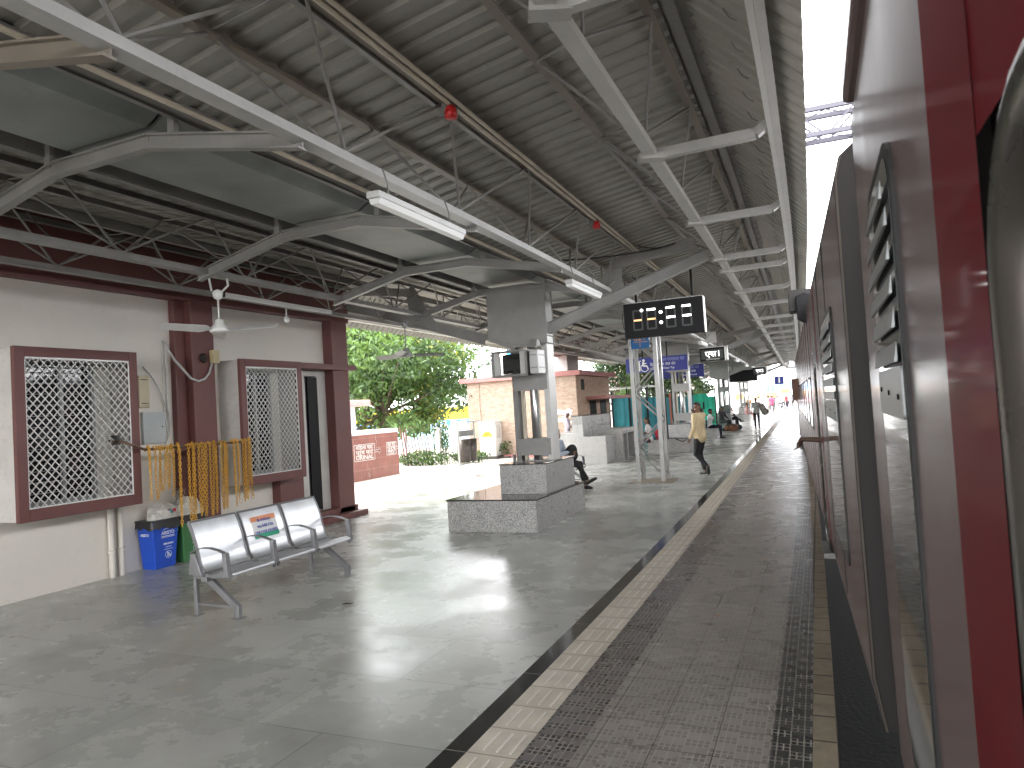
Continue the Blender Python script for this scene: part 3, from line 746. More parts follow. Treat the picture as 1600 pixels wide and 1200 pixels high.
m = MB(); m.tube([(0,0,0),(0,0,.12)], .01); m.build('stem', WHITE, t); m = MB(); m.lathe([(.03,0),(.045,-.03),(.04,-.07),(.01,-.09)], (0,0,0), 12); m.build('housing', WHITE, t)

# ceiling fans
def fan(loc, drop, rot, mt, lab, bladel=.55):
    t = thing('ceiling_fan', lab, 'fan', loc, 0, 'ceiling fans under the canopy')
    m = MB(); m.lathe([(.012,drop+.02),(.05,drop),(.06,drop-.02),(.045,drop-.08),(.012,drop-.10)], (0,0,0), 16); m.lathe([(.010,0.05),(.010,drop-.08)], (0,0,0), 8); m.build('downrod', mt, t)
    m = MB(); m.lathe([(.02,.10),(.045,.09),(.055,.05),(.07,.03),(.095,.0),(.105,-.02),(.105,-.035),(.09,-.05),(.03,-.055)], (0,0,0), 24); m.build('motor', mt, t)
    for k in range(3):
        a = rot+k*2*math.pi/3; c, s = math.cos(a), math.sin(a)
        m = MB(); vs = []
        for r, wd, tw in ((.10,.025,.004), (.17,.06,.025), (.2,.072,.03), (bladel,.062,.026)):
            for sg, zz in ((-1, -.02-tw), (1, -.02+tw)):
                for th in (0, .003): vs.append((c*r-s*wd*sg, s*r+c*wd*sg, zz+th))
        fs = []
        for i in range(3):
            o_ = i*4; fs += [(o_,o_+4,o_+6,o_+2),(o_+1,o_+3,o_+7,o_+5),(o_,o_+1,o_+5,o_+4),(o_+2,o_+6,o_+7,o_+3)]
        fs += [(0,2,3,1),(12,13,15,14)]
        m.add(vs, fs); m.build('blade', mt, t)
    return t
fan((-6.15, 6.06, 2.88), .42, .30, WHITE, 'white ceiling fan in front of the maroon column of the building', .68)
FGR = mat('grey_fan_enamel', (.30,.30,.29), .4)
fan((-6.15, 10.02, 2.78), .52, 2.95, FGR, 'grey ceiling fan hanging in front of the green tree', .66)
m = MB(); m.tube([(-6.12,6.10,3.30),(-6.05,6.12,3.36),(-6.06,6.1,3.5)], .012); m.tube([(-6.18,6.0,3.30),(-6.2,5.98,3.5)], .012)
tag(m.build('fan_wire', WHITE), 'white fan wire looping up to the girder above the white fan', 'wire')
m = MB()
rnd = random.Random(3)
for k in range(9):
    y = 1+k*1.4; m.tube(arc((-5.9-rnd.random()*.9, y, 3.65), (-6.2-rnd.random()*.9, y+1.3, 3.7), rnd.uniform(.05,.3), 8), .006, 5)
m.tube(arc((-3.7,9.0,3.8),(-1.9,10.2,3.95),.06,8), .012, 5); m.tube(arc((-2.2,10.0,3.98),(-1.75,10.4,4.03),.05,8), .01, 5); m.tube(arc((-2.5,10.6,3.5),(-2.0,10.7,3.6),.12,8), .01, 5)
m.tube([(CX+.72+B(y),y,3.78+.02*math.sin(y*3)) for y in range(-4, 12)], .008, 5)
tag(m.build('hanging_cables', BLACKP), 'tangle of thin black cables slung among the girders', 'cable')
# ================================================================== BENCH
def bench(lab, loc, rz, sticker=False):
    """three seats along +y facing +x, origin under the rear legs"""
    t = thing('steel_bench', lab, 'bench', loc, rz, 'three-seat steel waiting benches')
    for u in (.10, 1.75):
        m = MB()
        m.prism([(-.045,.40),(-.015,.40),(0,0),(-.045,0)], 'y', u-.02, u+.02)
        m.bar((.12,u,.36), (.47,u,.10), .045, .06); m.bar((.475,u,.12), (.475,u,0), .045, .055)
        m.bar((-.04,u,.37), (.36,u,.385), .045, .05)
        m.bar((-.02,u,.11), (.46,u,.10), .03, .022)
        m.box(-.07,.02,u-.05,u+.05,0,.006); m.box(.42,.54,u-.05,u+.05,0,.006)
        m.build('leg_frame', BENCHF, t, .004)
    m = MB(); m.box(.12, .19, .02, 1.83, .335, .385); m.box(.06,.085,.04,1.8,.60,.63) ; m.build('beam', BENCHF, t, .004)
    for k in range(3):
        y0 = .02+k*.61; y1 = y0+.57
        # back: curved plate from the seat up to .88
        prof = [(.18,.425),(.14,.47),(.115,.56),(.085,.68),(.04,.80),(.0,.88)]
        vs = []; fs = []; n = len(prof)
        for x, z in prof: vs += [(x,y0,z),(x,y1,z)]
        for x, z in prof: vs += [(x-.018,y0,z-.006),(x-.018,y1,z-.006)]
        for i in range(n-1): fs += [(2*i,2*i+1,2*i+3,2*i+2),(2*n+2*i,2*n+2*i+2,2*n+2*i+3,2*n+2*i+1)]
        m = MB(); m.add(vs, fs, 0, True)
        m.build('backrest', BENCHM, t)
        m = MB()
        for yy in (y0, y1):
            for i in range(n-1):
                p, q = prof[i], prof[i+1]; m.bar((p[0]-.008,yy,p[1]), (q[0]-.008,yy,q[1]), .012, .034)
        m.bar((-.007,y0,.885), (-.007,y1,.885), .034, .016)
        m.build('backrest_edge', BENCHF, t)
        sp = [(.18,.415),(.25,.405),(.38,.425),(.46,.435),(.495,.42),(.50,.39),(.47,.38)]
        vs = []; fs = []; n = len(sp)
        for x, z in sp: vs += [(x,y0,z),(x,y1,z)]
        for i in range(n-1): fs.append((2*i,2*i+1,2*i+3,2*i+2))
        m = MB(); m.add(vs, fs, 0, True)
        m.build('seat', BENCHM, t)
        m = MB()
        for yy in (y0+.006, y1-.006):
            for i in range(n-1):
                p, q = sp[i], sp[i+1]; m.bar((p[0],yy,p[1]-.012), (q[0],yy,q[1]-.012), .012, .03)
        m.build('seat_edge', BENCHF, t)
    for u in (.0, .61, 1.22, 1.83):
        m = MB()
        pts = [(.04,u,.61),(.10,u,.637),(.18,u,.655),(.28,u,.655),(.38,u,.635),(.46,u,.61)]
        for p, q in zip(pts[:-1], pts[1:]): m.bar(p, q, .045, .010)
        m.bar((.455,u,.615), (.475,u,.40), .05, .045)
        if u == 0 or u == 1.83: m.prism([(.03,.60),(.08,.60),(.16,.40),(.0,.40)], 'y', u-.012, u+.012)
        m.build('armrest', BENCHF, t, .003)
    if sticker:
        m = MB(); a = math.atan2(.045,.12)
        def P(x, y, z): return (x,y,z)
        vs = [(-.012,.80,.60),(-.012,1.04,.60),(-.078,1.04,.80),(-.078,.80,.80)]
        def q(z0, z1, mi):
            f = lambda z: (.115-.25*(z-.56) if z < .68 else .085-.375*(z-.68))+.004
            m.add([(f(z0),.745,z0),(f(z0),1.10,z0),(f(z1),1.10,z1),(f(z1),.745,z1)], [(0,1,2,3)], mi)
        st = [mat('sticker_saffron', (.75,.28,.12), .5), mat('sticker_white', (.75,.75,.75), .5), mat('sticker_green', (.03,.36,.20), .5)]
        q(.59,.635,2); q(.635,.76,1); q(.76,.81,0)
        m.build('sticker', st, t)
        tx = mat('sticker_blue_ink', (.05,.09,.40), .5)
        for body, z, sz, wd in (('वीर सैनिकांच्या', .765, .040, .19), ('भारत सैनिकों के िलए', .705, .040, .23), ('ONLY FOR SOLDIERS', .647, .046, .32)):
            o = lettering(body, sz, (0,0,0), 'x', tx, t, width=wd)
            o.rotation_euler = (0, -math.atan(.38), 0); o.location = ((.115-.25*(z-.56) if z < .68 else .085-.375*(z-.68))+.010, .92, z)
    return t
bench('steel three-seat bench near the yellow chains, with a tricolour sticker on its middle back', (-5.50, 4.92, 0), 0, True)
bench('steel bench behind the first seat block where the man with the backpack sits', (-5.30+B(14), 13.6, 0), 0)

# ================================================================== CHAINS ON A PIPE
pole = [(-7.80,5.86,1.68),(-7.60,5.93,1.655),(-7.60,6.02,1.62),(-7.60,6.22,1.545),(-7.60,6.8,1.54),(-7.60,7.95,1.535),(-7.72,8.12,1.54)]
tag(tubes('hanging_pipe', 'rusty bent pipe tied between the two caged windows, holding the yellow chains', 'pipe', [pole], .016, RUST, n=8))
t = thing('cable_tie_bundle', 'black tie bundle fixing the rusty pipe to the near window cage', 'tie', (-7.69, 5.88, 1.68))
m = MB()
for k in range(5): m.tube([(0,-.03+.02*k,-.05),(.05,-.02+.02*k,0),(0,-.05+.02*k,.06)], .006, 5)
m.build('ties', BLACK, t)
def link(m, c, d, roll, L_=.046, W_=.026, r=.0048):
    d = Vector(d).normalized(); s = Vector((1,0,0)) if abs(d.x) < .8 else Vector((0,1,0)); a = d.cross(s).normalized(); b = d.cross(a).normalized()
    w_ = a*math.cos(roll)+b*math.sin(roll); pts = []
    hl = (L_-W_)/2
    for k in range(8):
        th = 2*math.pi*k/8+math.pi/8; sx = math.cos(th); sy = math.sin(th)
        pts.append(Vector(c)+w_*sx*W_/2+d*(sy*W_/2+(hl if sy > 0 else -hl)))
    m.tube(pts, r, 5, closed=True)
def chain(m, pts, sp=.037, scale=1.0):
    """links along a polyline"""
    P_ = [Vector(p) for p in pts]; acc = 0; k = 0; want = 0
    for p, q in zip(P_[:-1], P_[1:]):
        l = (q-p).length
        while want <= acc+l:
            f = (want-acc)/l; link(m, p.lerp(q, f), q-p, (k % 2)*math.pi/2+.4, .046*scale, .026*scale, .0046*scale); k += 1; want += sp*scale
        acc += l
rnd = random.Random(11)
# (y on the pipe, lowest z, half width at the top, second strand end, ring?)
CH = [(6.255,.93,.022,0),(6.36,.92,.06,1),(6.44,1.02,.07,2),(6.52,1.04,.035,2),(6.60,.93,.03,0),(6.69,.52,.045,3),(6.86,.50,.06,1),(6.93,.54,.04,3),(7.02,.63,.05,2),(7.10,.62,.035,1),(7.21,.60,.05,2),(7.29,.62,.03,0),
      (7.41,.64,.045,2),(7.47,.66,.03,1),(7.62,.66,.03,0),(7.70,.74,.05,4),(7.81,.70,.04,2),(7.86,.72,.05,1),(7.93,.77,.03,4)]
desc = ['short single-drop', 'looped', 'narrow doubled', 'long hanging', 'ring-ended']
ordn = ['leftmost', 'second', 'third', 'fourth', 'fifth', 'sixth', 'seventh', 'eighth', 'ninth', 'tenth', 'eleventh', 'twelfth', 'thirteenth', 'fourteenth', 'fifteenth', 'sixteenth', 'seventeenth', 'eighteenth', 'rightmost']
for i, (y, zb, hw, kind) in enumerate(CH):
    m = MB(); x = -7.585+rnd.uniform(-.005,.01); zt = 1.545
    th = 1.12 if i in (5,6,8,9) else .95
    zb2 = zb
    if kind in (0, 3, 4):
        chain(m, [(x+.005,y-.012,zt+.03),(x+.02,y,zt-.03),(x+.01,y+.006,(zt+zb)/2),(x,y+rnd.uniform(-.01,.03),zb)], scale=th)
        chain(m, [(x-.03,y+.012,zt+.02),(x-.025,y+.03,zt-.1),(x-.02,y+.03,zb+rnd.uniform(.15,.3))], scale=th)
    else:
        a = hw
        chain(m, [(x+.02,y-a*.5,zt-.01),(x+.012,y-a*.45,(zt+zb)/2),(x+.006,y-a*.3,zb+.08),(x,y,zb),(x,y+a*.4,zb+.08),(x+.01,y+a*.6,(zt+zb)/2),(x+.02,y+a*.7,zt-.01)], scale=th)
    # wrap round the pipe
    for k in range(4):
        an = k*1.1; link(m, (-7.60+.028*math.cos(an), y+rnd.uniform(-.02,.02), 1.545+.026*math.sin(an)), (-math.sin(an), .25, math.cos(an)), k*1.5)
    if kind == 4:
        c = (x, y+.02, zb-.03)
        m.tube([(c[0], c[1]+.03*math.cos(2*math.pi*k/14), c[2]+.03*math.sin(2*math.pi*k/14)) for k in range(14)], .004, 5, closed=True)
    o = m.build('chain', YCHAIN)
    tag(o, '%s yellow chain, the %s of those hung on the rusty pipe' % (desc[kind], ordn[i]), 'chain', 'yellow chains hung on the rusty pipe')
    o['label'] = o['label'].replace('the leftmost', 'leftmost').replace('the rightmost', 'rightmost')

# ================================================================== BINS
def bin_(y0, mt, lab, extra):
    t = thing('litter_bin', lab, 'bin', (-7.99, y0+.22, 0), 0, 'pair of plastic litter bins under the yellow chains')
    m = MB(); bx, by, tx, ty, h = .115, .155, .15, .20, .60
    vs = [(-bx,-by,0),(bx,-by,0),(bx,by,0),(-bx,by,0),(-tx,-ty,h),(tx,-ty,h),(tx,ty,h),(-tx,ty,h)]
    m.add(vs, [(0,3,2,1),(0,1,5,4),(1,2,6,5),(2,3,7,6),(3,0,4,7)])
    m.box(-tx-.008, tx+.008, -ty-.008, ty+.008, h-.03, h)
    m.build('body', mt, t, .012)
    m = MB(); m.box(-tx-.012, tx+.012, -ty-.012, ty+.012, h+.001, h+.022)
    vs = []
    rn = random.Random(int(y0*10)); n = 28
    for k in range(n):
        a = 2*math.pi*k/n; cx = max(-1, min(1, 1.35*math.cos(a))); cy = max(-1, min(1, 1.35*math.sin(a)))
        vs.append(((tx+.014)*cx, (ty+.014)*cy, h+.02)); vs.append(((tx+.022+rn.uniform(0,.01))*cx, (ty+.022)*cy, h-.06-rn.uniform(0,.05)))
    m.add(vs, [(2*k, 2*k+1, 2*((k+1) % n)+1, 2*((k+1) % n)) for k in range(n)], 0, True)
    if extra: m.build('black_liner', BLACKP, t)
    lw = mat('bin_print_white', (.75,.78,.8), .5) if 'bin_print_white' not in bpy.data.materials else bpy.data.materials['bin_print_white']
    sl = (tx-bx)/h
    def put(body, size, y, z, wd=None, rt=0):
        o = lettering(body, size, (0,0,0), 'x', lw, t, width=wd, bold=.0012, rot=rt); o.rotation_euler = (0, math.atan(sl), 0); o.location = (bx+sl*z+.003, y, z)
    put('ARISTO', .062, .03, .445, .20); 
    def wbar(y0_, y1_, z, hh=.008):
        m = MB(); m.bar((bx+sl*z+.0025, y0_, z), (bx+sl*z+.0025, y1_, z), .003, hh); m.build('printed_line', lw, t)
    wbar(-.07,.13,.405); wbar(-.07,.13,.39,.005); wbar(-.03,.11,.235,.004)
    m = MB(); m.tube([(bx+sl*(.48+.03*math.sin(math.pi*k/10))+.002, .03-.07*math.cos(math.pi*k/10), .48+.022*math.sin(math.pi*k/10)) for k in range(11)], .003, 4); m.build('printed_arc', lw, t)
    put('BIOIL ICHOCT', .028, .04, .305, .15); put('~~~', .03, .04, .265, .09)
    m = MB(); m.tube([(bx+sl*(.165+.045*math.sin(2*math.pi*k/18))+.002, .04+.048*math.cos(2*math.pi*k/18), .165+.045*math.sin(2*math.pi*k/18)) for k in range(18)], .003, 4, closed=True)
    m.bar((bx+sl*.165+.003,.03,.135), (bx+sl*.165+.003,.03,.18), .003, .012, up=(0,1,0)); m.bar((bx+sl*.165+.003,.06,.14), (bx+sl*.165+.003,.06,.165), .003, .02, up=(0,1,0)); m.box(bx+sl*.19,bx+sl*.19+.005,.022,.038,.183,.197)
    m.bar((bx+sl*.165+.003,.03,.17), (bx+sl*.165+.003,.055,.18), .003, .008); m.build('printed_bin_symbol', lw, t)
    # the side towards the camera
    o = lettering('ARISTO', .05, (0,0,0), '-y', lw, t, width=.15, bold=.001); o.rotation_euler = (math.atan((ty-by)/h), 0, 0); o.location = (-.01, -by-(ty-by)/h*.44-.004, .44)
    return t
bin_(6.46, BLUEBIN, 'blue plastic litter bin with white print against the wall', True)
bin_(6.91, GREENBIN, 'green plastic litter bin with white print beside the blue one', True)
# rubbish heaped on the bins
rnd = random.Random(5)
def crumple(name, c, rx, ry, rz, seed, mt, lab, cat):
    r = random.Random(seed); n, k = 22, 12; vs = []; fs = []
    for i in range(k+1):
        th = math.pi*i/k
        for j in range(n):
            ph = 2*math.pi*j/n
            q = 1+.13*math.sin(3*ph+seed+2*th)+.1*math.sin(7*ph-seed)*math.sin(th*3)+r.uniform(-.06,.06)
            z = math.cos(th)*rz*q
            vs.append((c[0]+rx*math.sin(th)*math.cos(ph)*q, c[1]+ry*math.sin(th)*math.sin(ph)*q, c[2]+max(z, -.25*rz)))
    for i in range(k):
        for j in range(n):
            j2 = (j+1) % n; fs.append((i*n+j,(i+1)*n+j,(i+1)*n+j2,i*n+j2))
    m = MB(); m.add(vs, fs, 0, False); return tag(m.build(name, mt), lab, cat)
PAPER2 = mat('printed_paper', (.66,.64,.58), .6, 0, .3, 16, col2=(.72,.7,.66))
crumple('paper_bag', (-7.97,6.76,.66), .14, .25, .14, 1, PAPER2, 'crumpled white printed bag heaped on top of the blue bin', 'bag')
crumple('rubbish_bag', (-7.95,7.12,.66), .15, .19, .17, 2, PAPER, 'pale plastic sack stuffed on top of the green bin', 'bag')
m = MB(); r = random.Random(8)
for k in range(26):
    y = 6.98+r.random()*.14; x = -8.02+r.random()*.08
    m.tube([(x,y,.75),(x+r.uniform(-.03,.03),y+r.uniform(-.06,.02),.85),(x+r.uniform(-.05,.05),y+r.uniform(-.10,.0),.93+r.random()*.06)], .0025, 4)
tag(m.build('twig_broom', STEELL), 'whitish twig broom sticking up between the two bins', 'broom')
m = MB()
for k in range(5):
    c = (-7.865+.01*k, 6.66+.03*k, .72+.012*((k*7)%3)); m.box(c[0], c[0]+.004, c[1], c[1]+.05, c[2]-.03, c[2]+.01*k*.3, k % 3)
tag(m.build('colour_wrapper', [mat('wrapper_teal',(.05,.30,.33),.4), mat('wrapper_red',(.5,.05,.06),.4), mat('wrapper_grey',(.2,.22,.25),.4)]), 'colourful crushed wrappers among the paper on the blue bin', 'litter')
# litter on the floor
def leaf_litter(c, s, col, lab):
    m = MB(); r = random.Random(int(c[0]*100)); pts = []
    m.tube([(c[0]-s,c[1]-s*.4,.006),(c[0]-s*.3,c[1],.012),(c[0]+s*.3,c[1]+s*.2,.008),(c[0]+s,c[1]+s*.6,.014)], [s*.06,s*.16,s*.12,s*.05], 5)
    tag(m.build('dry_leaf', col), lab, 'leaf')
DL = mat('dry_leaf', (.03,.022,.015), .8); DLB = mat('orange_leaf', (.35,.14,.04), .7)
leaf_litter((-4.25,5.62,0), .05, DL, 'curled dark scrap on the floor in front of the bench')
leaf_litter((-.86,5.9,0), .022, DLB, 'tiny orange leaf on the edge paving nearer the tactile strip')
leaf_litter((-.68,8.1,0), .022, DLB, 'tiny orange leaf farther along the edge paving')
leaf_litter((-2.8,6.6,0), .018, DL, 'tiny dark speck of leaf on the polished floor')

# ================================================================== CLOCK BOARD, MAST, SIGNS
yk = 11.0; bx = B(yk)
t = thing('clock_board', 'black digital clock board hanging on two black rods', 'clock', (-2.115, yk, 2.765))
HW, HH = .81, .72; KS = .757
MB().box(-HW, HW, .0, .22, 0, HH).build('housing', BLACK, t, .006)
m = MB(); m.box(HW+.001, HW+.012, .0, .22, 0, HH); m.box(-HW, HW, -.003, .22, HH+.001, HH+.012); m.build('edge_trim', STEELW, t)
m = MB()
for x in (-.55, .60): m.box(x-.022, x+.022, .08, .12, HH+.012, 1.10 if x < 0 else 1.52)
m.build('hanging_rod', BLACK, t)
m = MB(); m.tube(arc((-.6,.1,1.3),(-.1,.1,1.25),.15,10), .012); m.tube(arc((-.55,.1,1.0),(.0,.1,1.35),-.1,10), .01); m.tube(arc((-.85,.1,.55),(-.84,.1,.2),.02,6,(-1,0,0)), .008); m.build('wire', BLACKP, t)
def digit(cx, on):
    """segments: top, mid, bottom, ul, ur, ll, lr"""
    w_, h_ = .105, .215; th = .035
    seg = {'t': ((-w_+.02,h_-th),(w_-.02,h_)), 'm': ((-w_+.02,-th/2),(w_-.02,th/2)), 'b': ((-w_+.02,-h_),(w_-.02,-h_+th)),
           'ul': ((-w_,.02),(-w_+th,h_-.01)), 'ur': ((w_-th,.02),(w_,h_-.01)), 'll': ((-w_,-h_+.01),(-w_+th,-.02)), 'lr': ((w_-th,-h_+.01),(w_,-.02))}
    for mt_, keys in on.items():
        m = MB()
        for k in keys:
            (a, b), (c, d) = seg[k]; m.box(cx+a, cx+c, -.006 if mt_ is not LEDG else -.003, -.0005, .36+b, .36+d)
        m.build('digit_segment', mt_, t)
digit(-.52, {LEDG: ['t','b','ul','ur','ll','lr'], LEDO: ['m']})
digit(-.235, {LEDW: ['t'], LEDO: ['m'], LEDG: ['b','ul','ur','ll','lr']})
digit(.16, {LEDW: ['t','m'], LEDG: ['b','ul','ur','ll','lr']})
digit(.48, {LEDW: ['t','m'], LEDG: ['b','ul','ur','ll','lr']})
t.scale = (KS,KS,KS)
m = MB(); m.lathe([(.028,-.008),(.028,0)], (-.43,0,.555), 12, ax='y'); m.lathe([(.03,-.008),(.03,0)], (-.04,0,.48), 12, ax='y'); m.lathe([(.03,-.008),(.03,0)], (-.04,0,.27), 12, ax='y'); m.build('lit_dot', LEDW, t)

t = thing('lattice_mast', 'grey lattice steel mast standing on the polished floor under the clock', 'mast', (-3.47, 15.72, 0))
hw = .31; hd = .26
for sx in (-1, 1):
    for sy in (-1, 1):
        m = MB(); X_, Y_ = sx*hw, sy*hd
        m.box(X_-sx*.085, X_, Y_-.006*sy, Y_, 0, 4.15); m.box(X_-.006*sx, X_, Y_-sy*.085, Y_-sy*.0065, 0, 4.15); m.build('leg', STEELL, t)
m = MB()
k = 0; z = .12
while z < 4.0:
    z2 = z+.62; s = 1 if k % 2 else -1
    for sy in (-1, 1): m.bar((-hw*s,sy*(hd-.012),z), (hw*s,sy*(hd-.012),z2), .008, .035)
    for sx in (-1, 1): m.bar((sx*(hw-.012),-hd*s,z), (sx*(hw-.012),hd*s,z2), .008, .035)
    k += 1; z = z2
m.build('lattice_brace', STEEL, t)
m = MB(); m.prism([(-.48,-.42),(.50,-.42),(.46,.40),(-.44,.42)], 'z', .001, .015); m.build('rough_base_patch', mat('mortar_patch',(.25,.21,.16),.9), t)
t = thing('mast_number_plate', 'blue plate with orange numbers 621 and 1 on the lattice mast', 'sign', (-3.50, 15.40, 2.93))
MB().box(-.20, .20, 0, .02, 0, .46).build('plate', SIGNBLUE2, t)
lettering('621', .17, (0,-.003,.23), '-y', ORANGE, t, width=.24, bold=.002); lettering('1', .13, (0,-.003,.07), '-y', ORANGE, t, bold=.002)
m = MB(); m.box(-.15,.17,-.004,-.0005,.138,.15); m.build('dividing_line', ORANGE, t)
m = MB()
for z in (.02,.18,.24,.40):
    m.box(-.225,-.201,-.004,.02,z,z+.04); m.box(.201,.225,-.004,.02,z,z+.04)
m.build('white_clip', WHITE, t)

def bluesign(loc, W_, H_, lines, lab, icon=True):
    t = thing('hanging_sign', lab, 'sign', loc, 0, 'blue hanging platform signs')
    MB().box(-W_/2, W_/2, 0, .06, 0, H_).build('board', SIGNBLUE, t)
    m = MB()
    for x in (-W_*.22, W_*.18): m.box(x-.02, x+.02, .02, .04, H_, H_+.75)
    m.build('hanging_rod', BLACK, t)
    if icon:
        m = MB(); x, z = -.42, .05
        m.lathe([(.045,-.006),(.045,0)], (x,0,z+.36), 12, ax='y'); m.bar((x-.02,-.003,z+.31), (x-.02,-.003,z+.17), .006, .07, up=(1,0,0))
        m.bar((x-.02,-.003,z+.17),(x+.10,-.003,z+.17), .006, .05); m.bar((x+.10,-.003,z+.17),(x+.15,-.003,z+.04), .006, .04); m.bar((x+.0,-.003,z+.26),(x+.09,-.003,z+.25), .006, .03)
        m.tube([(x+.02+.13*math.cos(a*.45+1.9), -.004, z+.11+.13*math.sin(a*.45+1.9)) for a in range(0, 10)], .013, 5)
        m.box(x-.26,x-.13,-.006,-.001,z,z+.30); m.bar((x-.19,-.003,z+.30),(x-.10,-.003,z+.36), .006,.03)
        m.build('wheelchair_symbol', WHITE, t)
    for body, size, x, z, wd, mt_ in lines: lettering(body, size, (x,-.003,z), '-y', mt_, t, width=wd)
    return t
GREYT = mat('pale_blue_letter', (.25,.28,.5), .5)
bluesign((-4.95, 24.0, 2.76), 2.08, .50, [('िदव्यांगजन पाण्याचा नळ', .17, .42, .38, 1.05, GREYT), ('िदव्यांगजन जल नल', .13, .22, .235, .85, WHITE), ('Divyangjan Water Tap', .10, .20, .10, .80, WHITE)], 'nearer blue sign with wheelchair symbol and water tap lettering')
bluesign((-5.55, 31.5, 2.72), 2.2, .55, [('शौचालय जल नळ', .17, .45, .42, .9, GREYT), ('जल नल', .14, .5, .26, .5, WHITE), ('Water Point', .10, .45, .11, .7, WHITE)], 'second blue sign partly hidden behind the second column', False)
t = thing('hanging_board', 'plain black hanging board beyond the third column', 'sign', (-4.2, 46, 2.66))
MB().box(-.85, .85, 0, .12, 0, .70).build('board', BLACK, t)
MB().box(-.6,-.57,.04,.07,.7,1.3).build('hanging_rod', BLACK, t)
LEDS = mat('soft_white_led', (1,1,1), .5, 0, 0, emit=((1,1,1), .35))
def coachboard(loc, body, lab, sub):
    t = thing('coach_indicator', lab, 'display', loc, 0, 'small electronic coach indicators')
    MB().box(-.36, .36, 0, .14, 0, .40).build('housing', BLACK, t)
    m = MB(); m.box(.361, .45, .0, .14, 0, .38); m.box(-.38,.46,-.02,.16,.401,.42); m.build('side_cover', STEELW, t)
    MB().box(-.32, .32, -.004, -.0008, .06, .34).build('screen', mat('display_face', (.035,.04,.035), .35) if 'display_face' not in bpy.data.materials else bpy.data.materials['display_face'], t)
    lettering(body, .24, (.03,-.007,.20), '-y', LEDS, t, bold=.002, width=.42 if len(body) > 1 else None)
    lettering(sub, .05, (.02,-.007,.045), '-y', WHITE, t, width=.4)
    m = MB(); m.box(-.14, .14, .02, .12, .55, .88); m.build('junction_box', STEELL, t)
    m = MB(); m.tube([(.08,.07,.42),(.08,.07,.56)], .018); m.tube([(0,.07,.88),(0,.07,1.1)], .018); m.build('stem', STEEL, t)
coachboard((-2.84, 22, 2.87), 'एस1', 'small lit indicator showing a coach code, hanging beyond the clock', 'COACH POSITION')
coachboard((-3.0, 43, 2.95), 'एस2', 'second small lit indicator hanging farther along the canopy', 'COACH POSITION')
t = thing('platform_number_sign', 'dark blue hanging sign with a white platform number 1', 'sign', (-2.75, 60, 2.52))
MB().box(-.36, .36, 0, .1, 0, .64).build('board', SIGNBLUE, t); lettering('1', .62, (0,-.005,.32), '-y', WHITE, t, bold=.02)
MB().box(-.02,.02,.03,.06,.64,1.3).build('hanging_rod', STEEL, t)

# ================================================================== DRINKING FOUNTAIN
MB().box(-8.9, -1.95, 20.6, 20.63, -.005, .002).build('floor_strip', KERB)['kind'] = 'structure'
t = thing('drinking_fountain', 'speckled granite drinking water stand with taps, basins and arches', 'fountain', (-6.75, 20.4, 0))
MB().box(-.12, .22, 0, 3.0, 0, 1.45).build('tap_wall', GRANITE, t, .005)
MB().box(-.14, .24, -.02, 3.02, 1.451, 1.475).build('wall_cap', GRANITED, t)
m = MB(); m.box(.2201, .90, .0, .10, 0, .83); m.box(.80, .90, .10, .95, 0, .83); m.box(.2201, .80, .85, .95, 0, .83); m.box(.2201,.80,.10,.85,0,.55); m.build('near_basin', GRANITE, t, .004)
m = MB(); m.box(.2201, 1.15, .98, 1.12, 0, .98); m.box(.2201, 1.15, 2.7, 2.85, 0, .98); m.box(.2201, 1.15, 1.12, 2.7, .82, .98); m.box(1.0,1.15,1.55,1.68,0,.82); m.build('far_basin', GRANITE, t, .004)
m = MB(); m.box(.60, .62, 1.12, 2.7, 0, .82); m.build('recess', GRANITED, t)
m = MB(); m.box(-.75, -.1201, .2, 2.6, 0, .95); m.build('rear_basin', GRANITE, t, .004)
m = MB()
for y in (.35,.7,1.35,1.7,2.1,2.45): m.tube([(.22,y,1.12),(.30,y,1.12),(.32,y,1.07)], .014, 6)
m.tube([(.24,1.3,1.2),(.24,2.5,1.2)], .012, 6); m.build('tap', CHROME, t)

# ================================================================== FORECOURT, LEFT
t = thing('twin_litter_bin', 'steel frame with a swinging mesh litter basket on the cream paving', 'bin', (-8.98, 17.05, 0))
m = MB()
for y, sp in ((0,0),(.95,0)):
    m.tube([(0,y,0),(0,y,1.52)], .025, 8); m.box(-.08,.08,y-.08,y+.08,0,.01)
m.tube([(0,0,.36),(0,.95,.36)], .018, 8); m.build('frame', STEELL, t)
MB().box(-.16,.16,-.06,1.01,1.50,1.53).build('top_plate', STEELL, t)
MB().box(-.01,.01,.06,.9,1.12,1.28).build('name_plate', STEEL, t)
m = MB()
for y in (.10,.50):
    prof = [(.17,0),(.19,.62)]
    m.lathe(prof, (0,y+.18,.42), 16)
m.build('basket', mat('perforated_basket', (.12,.10,.09), .45, .4, .4, 40), t)
